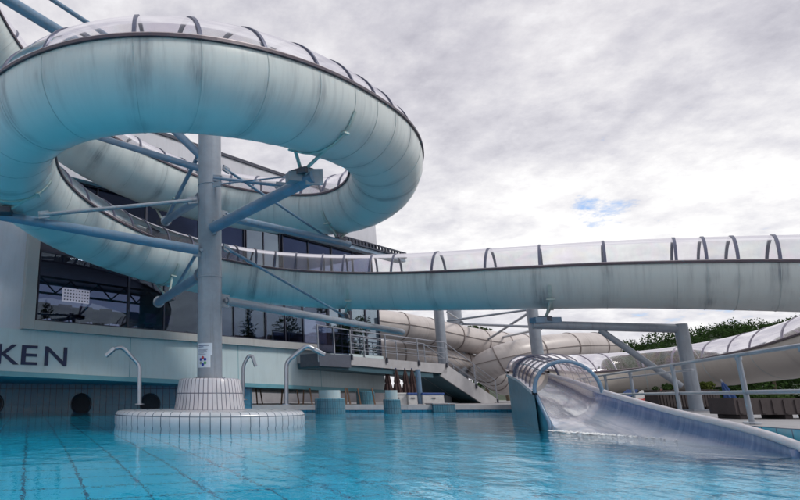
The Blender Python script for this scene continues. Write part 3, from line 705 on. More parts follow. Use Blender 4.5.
# tiled pool wall under the overhang, with round niches
wx1 = atD(252, 400, 28.95).x
pw = thing('tiled_pool_wall', 'dark blue tiled pool wall with round jet niches below the aqua band', 'wall', (wx1-10, 28.6, 0))
m = MB(); m.box((-34, 28.95, -1.3), (wx1, 29.4, 1.9))
m.uv = [[(m.v[i].x+.1, m.v[i].z+.42) for i in f] for f in m.f]
m.build('tiled_face', M['wall_tile'], pw)
for px in (-7, 81, 150):
    c = atD(px, 404, 28.9); r = .47
    m = MB(); n = 28
    b = m.add([V((c.x+r*math.cos(a), 28.94, c.z+r*math.sin(a))) for a in [2*PI*k/n for k in range(n)]]); m.face([b+k for k in range(n)])
    o = m.build('niche', M['jet'], pw)
    m = MB(); m.tube([V((c.x+r*math.cos(a), 28.925, c.z+r*math.sin(a))) for a in [2*PI*k/n for k in range(n+1)]], .035, 8, False, V((0, 1, 0))); m.build('niche_ring', M['bronze'], o, True)

# tiled piers under the building
for px, D, r, zt, lab in ((330, 27.6, .68, .64, 'wide aqua tiled pier in the water with a narrower drum on top'), (392, 27.6, .38, .60, 'slim aqua tiled pier in the water below the footbridge'), (366, 33.5, .5, 1.0, 'aqua tiled pier on the deck behind the two piers in the water')):
    c = atD(px, 405, D); t = thing('tiled_pier', lab, 'pier', (c.x, c.y, 0), 'tiled piers below the building')
    MB().lathe((c.x, c.y, 0), [(r, -1.3), (r, zt-.03), (r-.03, zt)], 40).build('pier_base', M['col_tile'], t, True)
    MB().lathe((c.x, c.y, 0), [(r*.72, zt), (r*.72, 1.0)], 36).build('pier_drum', M['aqua_panel'], t, True)

# ------------------------------------------------------------------ landing, footbridge and stair
NB = 1.5
def Fn(x, y, n):
    d = ray(x, y); o = O+NX*n; t = (V((o.x, o.y, 0))-V((0, 0, 0))).dot(NX)/(V((d.x, d.y, 0)).dot(NX)); P = CAM+d*t
    return (P-O).dot(DX), P.z
br = thing('footbridge_stair', 'pale footbridge from the pool hall door ending in a stair down to the deck', 'footbridge', B(20, NB, .3))
s_a, za = Fn(319, 366, NB); s_b, zb = Fn(350, 357, NB); s_c, z_c = Fn(446, 364, NB); s_d, z_d = Fn(498, 404, NB)
ztop = Fn(352, 356, NB)[1]; zbot = Fn(360, 364.5, NB)[1]; zbot2 = Fn(414, 372, NB)[1]
m = MB(); bbox(m, s_a, s_c, .06, NB, zbot, ztop, zbot2, z_c); m.build('bridge_slab', M['stair'], br)
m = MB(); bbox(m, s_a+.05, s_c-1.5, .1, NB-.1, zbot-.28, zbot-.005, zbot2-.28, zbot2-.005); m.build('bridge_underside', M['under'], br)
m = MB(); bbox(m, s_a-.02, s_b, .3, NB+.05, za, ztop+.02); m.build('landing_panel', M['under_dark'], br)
# stair stringers and treads
nst = 9; ds = (s_d-s_c)/nst; dz = (z_c-.32)/nst
sb1, zb1 = Fn(441, 376, NB); sb2, zb2 = Fn(489, 408, NB)
for nn in (NB-.08, .15):
    m = MB(); m.hexa([B(sb1, nn, zb1), B(sb2, nn, zb2), B(sb2, nn+.08, zb2), B(sb1, nn+.08, zb1), B(s_c, nn, z_c), B(s_d, nn, .55), B(s_d, nn+.08, .55), B(s_c, nn+.08, z_c)])
    m.build('stringer', M['stair'], br)
sb1, zb1 = Fn(441, 376, NB); sb2, zb2 = Fn(489, 408, NB); sb0, zb0 = Fn(412, 372, NB)
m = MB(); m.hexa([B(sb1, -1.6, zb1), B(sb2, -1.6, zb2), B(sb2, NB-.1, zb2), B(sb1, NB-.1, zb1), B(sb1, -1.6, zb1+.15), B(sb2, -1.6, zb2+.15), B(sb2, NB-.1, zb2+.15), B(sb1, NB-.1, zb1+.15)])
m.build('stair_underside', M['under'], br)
for k in range(nst):
    m = MB(); bbox(m, s_c+ds*k, s_c+ds*(k+1)+.03, .23, NB-.085, z_c-dz*(k+1)-.05, z_c-dz*(k+1)); m.build('tread', M['concrete'], br)
def rail_line(pts, n, parent, h, posts, rails):
    for (s, z) in posts:
        o = MB().tube([B(s, n, z-.12), B(s, n, z+h)], .04, 10).build('railing_post', M['stainless'], parent, True)
        m = MB(); bbox(m, s-.07, s+.07, n+.01, n+.07, z-.22, z+.06); m.build('post_foot', M['dark_metal'], o)
    for fr in rails:
        MB().tube([B(s, n, z+h*fr) for s, z in pts], .032 if fr == 1 else .015, 8).build('rail' if fr == 1 else 'rail_wire', M['stainless'], parent, True)
RH = 1.05*36/24
line = [(s_b, ztop), (s_c, z_c), (s_d, .45)]
def zl(s):
    return ztop+(z_c-ztop)*(s-s_b)/(s_c-s_b) if s < s_c else z_c+(.45-z_c)*(s-s_c)/(s_d-s_c)
posts = [Fn(px, 360, NB)[0] for px in (351, 386, 418)]+[s_c, (s_c*.45+s_d*.55), s_d-.1]
rail_line(line, NB+.03, br, 1.35, [(s, zl(s)) for s in posts], (1, .75, .5, .25))
rail_line(line, .1, br, 1.35, [(s, zl(s)) for s in posts[1:]], (1, .5))
# glass railing at the landing
m = MB(); bbox(m, s_a, s_b-.02, NB-.03, NB-.01, ztop+.05, ztop+1.35); m.build('glass_screen', M['rail_glass'], br)
for s in (s_a, (s_a+s_b)/2):
    MB().tube([B(s, NB, ztop-.4), B(s, NB, ztop+1.45)], .04, 8).build('railing_post', M['stainless'], br, True)
MB().tube([B(s_a, NB, ztop+1.42), B(s_b, NB, ztop+1.36)], .03, 8).build('rail', M['stainless'], br, True)

# ------------------------------------------------------------------ ground, deck, pool
pool = [(-34, -6), (7.45, -6), (7.45, 6.5), (7.62, 8.0), (8.75, 12.9), (10.9, 19), (12.6, 24), (15.2, 30.4), (9.6, 29.6), (wx1, 29.2), (-34, 29.2)]
def ring_sheet(name, outer, z, mat, kind='structure'):
    import bmesh
    bm = bmesh.new(); es = []
    for loop in (outer, pool):
        vs = [bm.verts.new((x, y, z)) for x, y in loop]
        for i in range(len(vs)): es.append(bm.edges.new((vs[i], vs[(i+1) % len(vs)])))
    bmesh.ops.triangle_fill(bm, edges=es, use_beauty=True, normal=(0, 0, 1))
    me = bpy.data.meshes.new(name); bm.to_mesh(me); bm.free(); me.materials.append(mat)
    o = bpy.data.objects.new(name, me); COL.objects.link(o); tag(o, kind=kind); return o
ring_sheet('ground', [(-3000, -3000), (3000, -3000), (3000, 3000), (-3000, 3000)], .29, M['grass'])
ring_sheet('pool_deck', [(-60, -25), (48, -25), (48, 75), (-60, 75)], .30, M['deck'])
m = MB(); n = len(pool); acc = 0
for i in range(n):
    a, b = pool[i], pool[(i+1) % n]; l = math.dist(a, b)
    q = m.add([(a[0], a[1], -1.3), (b[0], b[1], -1.3), (b[0], b[1], .298), (a[0], a[1], .298)])
    m.face([q, q+1, q+2, q+3], [(acc, -1.3), (acc+l, -1.3), (acc+l, .3), (acc, .3)]); acc += l
tag(m.build('pool_side', M['pool_wall']), kind='structure')
m = MB(); q = m.add([(x, y, -1.3) for x, y in pool]); m.face([q+i for i in range(n)]); tag(m.build('pool_floor', M['pool_floor']), kind='structure')
m = MB(); q = m.add([(x, y, 0) for x, y in pool]); m.face([q+i for i in range(n)]); tag(m.build('water', M['water']), kind='structure')
# pale kerb along the far pool edge
m = MB()
for a, b in (((wx1, 29.2), (9.6, 29.6)), ((9.6, 29.6), (15.2, 30.4)), ((15.2, 30.4), (12.6, 24))):
    a, b = V((*a, 0)), V((*b, 0)); t = (b-a).normalized(); s = t.cross(V((0, 0, 1)))
    m.obox((a+b)/2-s*.15+V((0, 0, .22)), t*((b-a).length/2), s*.25, V((0, 0, .12)))
tag(m.build('pool_kerb', M['concrete']), kind='structure')

# ------------------------------------------------------------------ EXIT FLUME
def X(px, D): return (px-PPX)/FPX*cp*D
fl = thing('slide_exit_flume', 'open slide run-out with arched clear cover ending in the pool beside the railing', 'slide run-out', (8.2, 13, 0))
# centre line of the rim plane: (x, y, z_rim), half-width .58
cl = [(10.95, 20.6, 1.44), (10.42, 19.1, 1.29), (9.58, 17.1, 1.13), (8.62, 15.0, .96), (7.80, 13.15, .79)]
HW = .60
fp = Path(cl, HW, .15)
# inner trough
def upt(r, a):     # rounder on the right, boxier towards the left wall
    c_, s_ = math.cos(a), math.sin(a); e = 1.0 if c_ < 0 else .55
    return (r*math.copysign(abs(c_)**e, c_), -r*abs(s_)**(1.0 if c_ < 0 else .85))
def ucurve(r, n=32, k=1.0): return [upt(r, PI+PI*i/n) for i in range(n+1)]
pass
# outer skirts of the covered part
for sg in (-1, 1):
    m = MB(); prev = None
    for i, p in enumerate(fp.p):
        t, sd, up = fp.fr[i]; e = p+sd*(sg*(HW+.05)); q = m.add([V((e.x, e.y, -.35)), e+V((0, 0, -.02))])
        if prev is not None: m.face([prev, prev+1, q+1, q])
        prev = q
    m.build('side_skirt', M['flume_out'], fl)
m = MB(); fp.sweep(m, lambda r: [(r-.02, -.04), (r+.09, -.04), (r+.09, .04), (r-.02, .04)], True); m.build('rim', M['flume_rim'], fl)
# right guide wall runs on from the cover to the pool edge
rp = [(fp.p[0]-fp.fr[0][1]*HW), (fp.p[len(fp.p)//2]-fp.fr[len(fp.p)//2][1]*HW)]
G = [atD(599, 391.5, 12.95), atD(640, 403.5, 11.5), atD(675, 413.0, 10.3), atD(730, 425.5, 8.95), atD(782, 438.5, 7.95)]
endp = atD(797, 447, 7.62)
g = Path([rp[0], rp[1]]+G+[endp], .1, .12)
TR = Path([p-fp.fr[k][1]*HW for k, p in enumerate(fp.p) if k % 6 == 0 and p.y > 13.4]+G+[endp], .1, .10)
m = MB(); prev = None; lip_pts = []
for i, p in enumerate(TR.p):
    t, sd, up = TR.fr[i]; lf = max(0., min(1., (p.y-12.72)/.5)); lf = lf*lf*(3-2*lf); S = []; vv = []
    for k in range(13):
        a = k/12*PI/2; S.append(p+sd*(HW*(1-math.cos(a)))+V((0, 0, -.6*math.sin(a)))); vv.append(1-k/12)
    for k in range(1, 17):
        a = PI/2*(1-k/16); ux = HW*abs(math.cos(a))**.55; uz = .6*(1-abs(math.sin(a))**.85)*lf
        S.append(p+sd*(HW+ux*(1-.25*(1-lf)))+V((0, 0, -.6+uz-.12*(k/16)*(1-lf)))); vv.append(k/16*lf)
    S.append(S[-1]+sd*.03+V((0, 0, -.3*(1-lf)-.01))); vv.append(lf)
    q = m.add(S)
    if prev is not None:
        for k in range(len(S)-1):
            m.face([prev+k, prev+k+1, q+k+1, q+k], [(TR.len[i-1], pv[k]), (TR.len[i-1], pv[k+1]), (TR.len[i], vv[k+1]), (TR.len[i], vv[k])])
    prev = q; pv = vv
    if p.y < 13.45 and lf > .02: lip_pts.append(S[28]+sd*.05)
m.build('trough', M['flume_in'], fl, True)
# wall outside + rounded white top edge
m = MB(); prev = None
for i, p in enumerate(g.p):
    t, sd, up = g.fr[i]; e = p-sd*.10; q = m.add([V((e.x, e.y, -.35)), e+V((0, 0, -.03))])
    if prev is not None: m.face([prev, prev+1, q+1, q])
    prev = q
m.build('guide_skirt', M['flume_out'], fl)
tail = [g.p[-1]+V((-.02, -.10, -.06)), g.p[-1]+V((-.04, -.16, -.20)), g.p[-1]+V((-.05, -.17, -.45))]
pp = [p-g.fr[i][1]*.04 for i, p in enumerate(g.p)]
m = MB().tube(pp+[q-g.fr[-1][1]*.04 for q in tail], .06, 12); m.build('rim', M['flume_rim'], fl, True)
# nose closing the end
m = MB(); e = g.p[-1]; sd = g.fr[-1][1]
q = m.add([e+sd*.1+V((0, -.02, -.03)), e-sd*.1+V((0, -.02, -.03)), e-sd*.1+V((0, -.16, -.6)), e+sd*.1+V((0, -.16, -.6))]); m.face([q, q+1, q+2, q+3]); m.build('nose', M['flume_in'], fl)
# clear cover with hoops
NL = len(fp.p); i0 = next(i for i, p in enumerate(fp.p) if p.y < 19.3)
m = MB(); fp.sweep(m, lambda r: [(r*1.04*math.cos(a), r*1.10*math.sin(a)) for a in [PI*k/24 for k in range(25)]], i0=i0, i1=NL); m.build('cover', M['dome_irid'], fl, True)
def hoop(d, w=.05, off=.0, h=.03, name='hoop', mat='hoop'):
    c, (t, sd, up), r = fp.at(d); m = MB()
    m.tube([c+sd*(r*1.06*math.cos(a))+up*(r*1.12*math.sin(a)) for a in [PI*k/26 for k in range(27)]], w, 8, up=t); m.build(name, M[mat], fl, True)
La, Lb = fp.len[i0], fp.len[-1]
for k in range(6): hoop(La+(Lb-La)*k/5, .04 if k in (0, 5) else .010, mat='steel_blue' if k == 5 else 'hoop')
for a in (45, 68, 90, 112, 135):      # lengthwise glazing bars
    m = MB(); a = math.radians(a); m.tube([fp.p[i]+fp.fr[i][1]*(HW*1.055*math.cos(a))+fp.fr[i][2]*(HW*1.115*math.sin(a)) for i in range(i0, NL)], .013, 6); m.build('glazing_bar', M['hoop'], fl, True)
# left lip: the left wall curls down into the pool
lip_pts.append(lip_pts[-1]+V((0, -.04, -.5)))
m = MB().tube(lip_pts, .04, 10); m.build('rim', M['steel_blue'], fl, True)
m = MB(); prev = None
for a in lip_pts:
    q = m.add([a, V((a.x, a.y, -.5))])
    if prev is not None: m.face([prev, q, q+1, prev+1])
    prev = q
m.build('lip', M['flume_out'], fl)
# churned foam where the running water meets the pool
m = MB()
for k in range(300):
    f = random.random()**1.3; wd = -abs(random.gauss(0, .45))+.1
    x = 7.18+.55*f+random.uniform(-.1, .1); y = 12.75-1.9*f**1.2+wd; r = random.uniform(.006, .03)*(1.3-f*.6); z = .004+random.uniform(0, .02)
    b = m.add([(x+r*math.cos(a)*1.5, y+r*math.sin(a)*1.2, z) for a in [2*PI*q/6+f for q in range(6)]]+[(x, y, z+r*.7)])
    for q in range(6): m.face([b+q, b+(q+1) % 6, b+6])
tag(m.build('foam', M['foam'], None, True), 'white foam where the slide water runs into the pool', 'foam', kind='stuff')

# ------------------------------------------------------------------ SLIDE 2 : clear-topped tube on the right that feeds the flume
pix2 = [(900, 318, 19.5), (800, 348, 23), (756, 357, 26), (704, 365, 29), (650, 371, 31.0), (600, 374, 31.5), (565, 376, 30), (549, 376, 26.5)]
_j = p1.p[-1]; _s = zc(900, 318, 19.5)
e2 = Path([V(_j), V((_j.x-.6, _j.y+2.6, _j.z*.6+_s.z*.4)), V((_j.x-3.2, _j.y+3.4, _j.z*.3+_s.z*.7))]+[zc(*q) for q in pix2]+[V((11.35, 21.6, 1.56)), V((10.95, 20.6, 1.44))], lambda t: 1.08 if t < .74 else 1.08-.48*min(1, (t-.74)/.23), .25)
sl2 = thing('clear_top_tube_slide', 'cream tube slide with iridescent clear canopy sweeping in behind the railing', 'water slide', e2.at(e2.len[-1]*.4)[0])
hs = []; d = .8
while d < e2.len[-1]-.5: hs.append(d); d += 2.0
M['shell_cream'] = shell_mat('cream_shell', (.52, .49, .45), (.3, .27, .26), .4)
M['dome_r'] = dome_mat('canopy_rainbow', .20, irid=.75)
M['hoop_pale'] = simple('hoop_pale', (.38, .36, .44), .4)
_h = M['hoop']; M['hoop'] = M['hoop_pale']; open_slide(sl2, e2, hs, 'shell_cream', 'dome_r', hs[::2]); M['hoop'] = _h

# ------------------------------------------------------------------ closed beige tubes behind the bridge
def closed_slide(label, pix, r, ring=3.0):
    pa = Path([zc(*q) for q in pix], r, .3); t = thing('beige_tube_slide', label, 'water slide', pa.at(pa.len[-1]/2)[0], 'closed beige slide tubes')
    m = MB(); pa.sweep(m, lambda rr: arcpts(rr, -PI, PI, 36), vfun=lambda q: abs(math.cos(q*PI*2))); m.build('shell', M['shell_beige'], t, True)
    for sg in (1, -1):
        m = MB(); pa.sweep(m, lambda rr: [(sg*(rr-.005), -.02), (sg*(rr+.04), -.02), (sg*(rr+.04), .02), (sg*(rr-.005), .02)], True); m.build('seam', M['joint_dark'], t)
    d = ring*.6
    while d < pa.len[-1]-.2:
        pa.arc(d, 0, -PI, PI, .08, .04, m := MB(), 36); m.build('joint_band', M['joint_dark'], t, True); d += ring
    c, (tt, sd, up), rr = pa.at(pa.len[-1]-.001); m = MB(); b = m.add([c+sd*(rr*math.cos(a))+up*(rr*math.sin(a)) for a in [2*PI*k/30 for k in range(30)]]); m.face([b+k for k in range(30)]); m.build('end_cap', M['shell_beige'], t)
    return pa
M['joint_dark'] = simple('joint_dark', (.20, .17, .165), .5)
closed_slide('beige closed slide tube running downhill from the pool hall corner, the upper one', [(345, 318, 41), (375, 323, 42), (405, 327, 43), (440, 334, 45), (480, 342, 47), (520, 346, 50), (570, 350, 54), (590, 351, 56)], 1.02)
closed_slide('beige closed slide tube behind the bridge railing, below the longer one', [(340, 352, 44), (380, 353, 44.5), (420, 355, 45), (455, 361, 46.5), (485, 372, 49), (505, 384, 51)], 1.0)
pb = closed_slide('beige closed slide tube bending left in front of the others above the stair', [(608, 347.5, 48), (600, 346, 45), (570, 346.5, 43.5), (535, 350.5, 42.5), (507, 357, 42), (490, 364, 42.5), (485, 369.5, 45), (497, 374, 48)], 1.0)

# ------------------------------------------------------------------ steel columns and bracing in the background
def column(label, x, ytop, D, r, ybot_z=.3, bars=()):
    b = atD(x, 400, D); t = thing('steel_column', label, 'steel column', (b.x, b.y, .3), 'grey steel slide columns'); top = atD(x, ytop, D)
    MB().tube([V((b.x, b.y, .3)), V((b.x, b.y, top.z))], r, 20).build('shaft', M['steel'], t, True)
    MB().box((b.x-r*1.6, b.y-r*1.6, .302), (b.x+r*1.6, b.y+r*1.6, .34)).build('base_plate', M['steel'], t)
    for q in bars: MB().bar(zc(*q[:3]), zc(*q[3:6]), q[6], 10).build('brace', M['steel'], t, True)
    return t
column('grey steel column rising behind the bridge railing just right of the hall', 447, 300, 41, .33, bars=[(447, 321, 41, 541, 308, 37.2, .07), (447, 312, 41, 463, 322, 47, .06)])
column('grey steel column far back, half hidden by the upper beige tube', 463, 300, 47, .55, bars=[(463, 324, 47, 541, 327, 37.2, .09)])
column('grey steel column behind the arched flume cover', 544, 300, 37, .34, bars=[(541, 305, 37.2, 487, 340, 46.5, .085), (541, 329, 37.2, 503, 337, 47.5, .08)])

pf = thing('portal_frame', 'grey steel goalpost frame with diagonal brace beside the railing carrying the slide', 'steel frame', atD(692, 409, 18.5))
A = atD(543, 325, 19.3); Bp = atD(681, 328.5, 18.5); foot = atD(694, 410, 18.5); foot.z = .3; foot.x = Bp.x; foot.y = Bp.y
MB().bar(A-(Bp-A).normalized()*.3, Bp-V((.0, 0, 0)), .14, 18).build('beam', M['steel'], pf, True)
MB().bar(foot, Bp+V((0, 0, .14)), .185, 24).build('column', M['steel'], pf, True)
MB().obox(foot+V((0, 0, .02)), V((.4, 0, 0)), V((0, .4, 0)), V((0, 0, .018))).build('base_plate', M['steel'], pf)
MB().bar(atD(600, 330, 19.0), atD(681, 386, 18.5), .10, 14).build('brace', M['steel'], pf, True)
fo = A+V((.1, 0, .2)); _m = mast; mast = pf; saddle(fo, p1, near_d(p1, zc(550, 276, 19.6)))
MB().obox(fo+V((0, 0, -.05)), V((.42, 0, 0)), V((0, .2, 0)), V((0, 0, .09))).build('seat_block', M['steel_blue'], pf); mast = _m

# ------------------------------------------------------------------ railing beside the flume
rl = thing('handrail', 'grey tubular railing with five tall posts along the right deck beside the slide run-out', 'railing', atD(740, 420, 9.2))
ZR = 1.30; px_posts = [(605, 376), (630, 372.5), (672, 366), (738, 357)]
def rp_(px, y): D = (ZR-.7)/((ray(px, y).z)/ray(px, y).y); return V((ray(px, y).x/ray(px, y).y*D, D, 0))
P4 = [rp_(*q) for q in px_posts]
a, b = P4[0], P4[-1]; dirr = (b-a).normalized()
P0 = a-dirr*4.5; PE = b+dirr*3.2
for p in [a-dirr*3.2]+P4+[b+dirr*1.9]:
    o = MB().tube([p+V((0, 0, .28)), p+V((0, 0, ZR))], .035, 12).build('railing_post', M['steel'], rl, True)
    MB().tube([p+V((0, 0, ZR-.05)), p+V((0, 0, ZR+.02))], .045, 12).build('post_cap', M['steel'], o, True)
    MB().lathe(p, [(.11, .31), (.11, .33), (.05, .34)], 16, False).build('post_base', M['steel'], o, True)
MB().bar(P0+V((0, 0, ZR+.03)), PE+V((0, 0, ZR+.03)), .03, 12).build('top_rail', M['steel'], rl, True)
sdv = dirr.cross(V((0, 0, 1)))
MB().bar(P0+sdv*-.06+V((0, 0, ZR-.10)), b+dirr*-2.2+sdv*-.06+V((0, 0, ZR-.10)), .022, 10).build('upper_rail', M['stainless'], rl, True)
MB().bar(P0+V((0, 0, .77)), PE+V((0, 0, .77)), .030, 12).build('lower_rail', M['steel'], rl, True)

# ------------------------------------------------------------------ foliage
def leaves(clumps, n, size, up=.3):
    """clumps: list of (centre, radii); many small leaf faces filling them"""
    w = np.array([c[1][0]*c[1][1]*c[1][2] for c in clumps])**.67; w /= w.sum()
    idx = rng.choice(len(clumps), n, p=w)
    C = np.array([c[0] for c in clumps])[idx]; Rr = np.array([c[1] for c in clumps])[idx]
    d = rng.normal(size=(n, 3)); d /= np.linalg.norm(d, axis=1)[:, None]
    rad = rng.uniform(.25, 1, n)**.45*(1+.12*rng.normal(size=n))
    P = C+d*Rr*rad[:, None]
    a = rng.normal(size=(n, 3)); a /= np.linalg.norm(a, axis=1)[:, None]
    b = np.cross(a, d+rng.normal(size=(n, 3))*.6); b /= np.linalg.norm(b, axis=1)[:, None]+1e-9
    s = size*rng.uniform(.6, 1.4, n)[:, None]
    verts = np.stack([P-a*s*.5, P+b*s*.33, P+a*s*.6, P-b*s*.33], 1).reshape(-1, 3)
    return verts
def leaf_obj(name, verts, mat, parent=None):
    off = np.array(wloc(parent)) if parent is not None else np.zeros(3); n = len(verts)//4
    me = bpy.data.meshes.new(name); me.vertices.add(4*n); me.vertices.foreach_set('co', (verts-off).ravel())
    me.loops.add(4*n); me.loops.foreach_set('vertex_index', np.arange(4*n, dtype=np.int32))
    me.polygons.add(n); me.polygons.foreach_set('loop_start', np.arange(0, 4*n, 4, dtype=np.int32)); me.polygons.foreach_set('loop_total', np.full(n, 4, dtype=np.int32))
    me.materials.append(mat); me.update(calc_edges=True); o = bpy.data.objects.new(name, me); COL.objects.link(o)
    if parent is not None: o.parent = parent
    return o
def tree(label, base, h, cr, mat='leaf', n=5000, leaf=.22, group='trees beyond the pool', conifer=False):
    t = thing('conifer_tree' if conifer else 'leafy_tree', label, 'tree', base, group); base = V(base)
    m = MB(); k = [base+V((random.uniform(-.1, .1)*i, random.uniform(-.1, .1)*i, h*.9*i/5)) for i in range(6)]
    m.tube(k, [h*.028*(1-.15*i) for i in range(6)], 9); tr = m.build('trunk', M['bark'], t, True)
    cl = []
    if conifer:
        for i in range(26):
            f = .12+.86*i/26; rr = cr*(1.03-f)**.8; a = i*2.4
            cl.append(((base.x+math.cos(a)*rr*.55, base.y+math.sin(a)*rr*.55, base.z+h*f), (rr*.6+.12, rr*.6+.12, h*.055)))
    else:
        for i in range(22):
            a = random.uniform(0, 2*PI); q = random.uniform(0, 1)**.6; f = random.uniform(.32, .97); w = cr*q*(1.15-abs(f-.6)*1.4)
            c = (base.x+math.cos(a)*w, base.y+math.sin(a)*w, base.z+h*f); s = random.uniform(.22, .42)*cr
            cl.append((c, (s, s, s*.75)))
        for c in cl[:7]:
            MB().tube([base+V((0, 0, h*.35)), V(c[0])], [h*.012, h*.004], 6).build('limb', M['bark'], t, True)
    leaf_obj('crown', leaves(cl, n, leaf), M[mat], t); return t

def gnd(px, D): return (X(px, D), D, .29)
# trees seen between bracing rods
tree('slim green treetop seen between the bracing rods left of the others', gnd(488, 62), 7.6, 1.9, 'leaf2', 2600, .3)
tree('green tree seen low between the bracing rods right of the slim one', gnd(508, 66), 7.0, 2.3, 'leaf2', 2600, .3)
tree('low round green tree peeping over the beige tube at the far bracing', gnd(528, 70), 6.0, 2.0, 'leaf2', 2000, .3)
# wooded hill on the right
def hill_h(x, y):
    u = (x-140)/58.; v = (y-150)/70.
    return max(0, 17.4*math.exp(-u*u*1.0-v*v*.9)-.6)
m = MB(); nx_, ny_ = 60, 40
for j in range(ny_+1):
    for i in range(nx_+1):
        x = -40+320*i/nx_; y = 70+220*j/ny_; m.add([(x, y, .27+hill_h(x, y))])
for j in range(ny_):
    for i in range(nx_):
        a = j*(nx_+1)+i; m.face([a, a+1, a+nx_+2, a+nx_+1])
tag(m.build('hill', simple('hill_undergrowth', (.022, .04, .018), .95, 0, .4, .3), None, True), kind='structure')
cl = []
for i in range(1100):
    x = random.uniform(60, 215); y = random.uniform(85, 150); hh = hill_h(x, y)
    if hh < 1.5: continue
    r = random.uniform(1.2, 2.8); cl.append(((x, y, hh+r*random.uniform(-.1, .5)), (r, r, r*random.uniform(.8, 1.2))))
tag(leaf_obj('woodland', leaves(cl, 190000, .46), M['leaf']), 'dark green woodland covering the low hill beyond the slides', 'woodland', kind='stuff')
# hedge / trees just beyond the deck on the right
hd = thing('hedge', 'tall dark green hedge behind the brown planters under the cream tube', 'hedge', (26, 31, .3))
cl = []
for i in range(70):
    x = 20+i*.42; y = 33.5-i*.16; cl.append(((x+random.uniform(-.2, .2), y+random.uniform(-.4, .4), random.uniform(.7, 1.9)), (random.uniform(.7, 1.1), .8, random.uniform(.6, 1.0))))
leaf_obj('leaf_mass', leaves(cl, 26000, .16), M['leaf'], hd)
for i in range(5):
    x = 22+i*6; MB().tube([(x, 33-(x-20)*.38, .29), (x+.1, 33-(x-20)*.38, 1.5)], .07, 6).build('stem', M['bark'], hd)
tree('bushy light green tree between the hedge and the cars', gnd(650, 48), 2.6, 1.7, 'leaf2', 2500, .16)
# trees across the pool, outside the frame, that the glazing mirrors
for i, (x, y, h, r) in enumerate(((30, -4, 9, 2.2), (36, 2, 11, 2.4), (33, -10, 8, 2.0), (42, 8, 9, 3.4), (27, -14, 10, 2.2))):
    tree(['tall conifer on the right deck beyond the frame, nearest the pool', 'tallest conifer on the right lawn beyond the frame', 'short conifer behind the viewer on the right', 'broad leafy tree on the right lawn beyond the frame', 'slender conifer farthest behind the viewer'][i], (x, y, .29), h, r, 'leaf', 5000, .25, 'trees across the pool', i != 3)

for i, (x, y, h, r, cf) in enumerate(((41, 33, 11, 2.4, True), (44, 29, 9, 3.6, False), (47, 24, 12, 2.6, True), (42, 18, 8, 3.2, False), (50, 36, 10, 3.8, False))):
    tree(['tall conifer beyond the right deck facing the door glazing', 'round leafy tree beside the brick house beyond the frame', 'tallest conifer in front of the brick house beyond the frame', 'low leafy tree on the lawn right of the brick house', 'broad leafy tree behind the tall conifer beyond the frame'][i], (x, y, .29), h, r, 'leaf', 5000, .25, 'trees across the pool', cf)
hs_ = thing('brick_house', 'red brown brick house with gable roof beyond the frame on the right', 'house', (60, 27, .29))
MB().box((56, 20, .29), (64, 36, 6)).build('wall', simple('house_brick', (.22, .09, .06), .85), hs_)
m = MB(); m.hexa([(55.4, 19.6, 6.003), (64.6, 19.6, 6.003), (64.6, 36.4, 6.003), (55.4, 36.4, 6.003), (59.9, 19.6, 9.5), (60.1, 19.6, 9.5), (60.1, 36.4, 9.5), (59.9, 36.4, 9.5)]); m.build('roof', simple('house_roof', (.12, .06, .05), .8), hs_)
for yy in (22, 26, 30, 34):
    for z_ in (1.4, 4.0): MB().box((55.96, yy-.6, z_), (55.997, yy+.6, z_+1.3)).build('window', M['dark_clad'], hs_)

# ------------------------------------------------------------------ planters and shrubs
def planter(label, x0, x1, D, h, depth=.6):
    t = thing('planter', label, 'planter', ((x0+x1)/2, D, .3), 'brown planters on the deck'); n = 4
    m = MB()
    for a, b in (((x0, D), (x1, D+.05)), ((x0, D+depth-.05), (x1, D+depth)), ((x0, D+.051), (x0+.05, D+depth-.051)), ((x1-.05, D+.051), (x1, D+depth-.051))): m.box((a[0], a[1], .38), (b[0], b[1], .3+h))
    for k in range(9):
        xx = x0+.06+(x1-x0-.2)*k/8.; m.box((xx, D-.02, .40), (xx+.07, D-.001, .3+h-.03))
    m.build('box', M['planter'], t)
    MB().box((x0+.051, D+.051, .38), (x1-.051, D+depth-.051, .3+h-.06)).build('soil', M['soil'], t)
    for xx in (x0+.1, (x0+x1)/2, x1-.22): MB().box((xx, D+.05, .3), (xx+.14, D+depth-.05, .38)).build('foot', M['planter'], t)
def shrub(label, x, y, z, r, h, mat='leaf_lime', n=900):
    t = thing('planted_shrub', label, 'shrub', (x, y, z), 'shrubs in the planters')
    cl = [((x+random.uniform(-r, r)*.7, y+random.uniform(-r, r)*.4, z+h*random.uniform(.3, .9)), (r*.35, r*.35, h*.35)) for _ in range(9)]
    leaf_obj('foliage', leaves(cl, n, .07), M[mat], t)
    for k in range(3): MB().bar((x, y, z-.05), (x+random.uniform(-.15, .15), y, z+h*.5), .012, 5).build('stem', M['bark'], t)
xa, xb = X(658, 19.5), X(689, 19.5)
planter('brown slatted planter left of the steel frame post', xa, xb, 19.5, .62)
xa2, xb2 = X(691, 19.8), X(720, 19.8)
planter('brown slatted planter with yellow green shrubs right of the steel frame post', xa2+.02, xb2, 19.8, .64)
shrub('yellow green shrub growing in the planter by the frame post', xa2+.75, 20.1, .88, .32, .28)
shrub('lime shrub at the right end of the planter by the frame post', xb2-.3, 20.1, .88, .25, .26)
shrub('dark green shrub in the left planter', xa+.5, 19.8, .86, .35, .22, 'leaf2', 600)
xa3 = X(733, 11.4)
planter('long dark brown planter farthest right on the deck', xa3, xa3+1.9, 11.4, .38)
planter('dark brown planter at the picture edge, behind the last rail post', xa3+1.95, xa3+3.6, 11.1, .38)
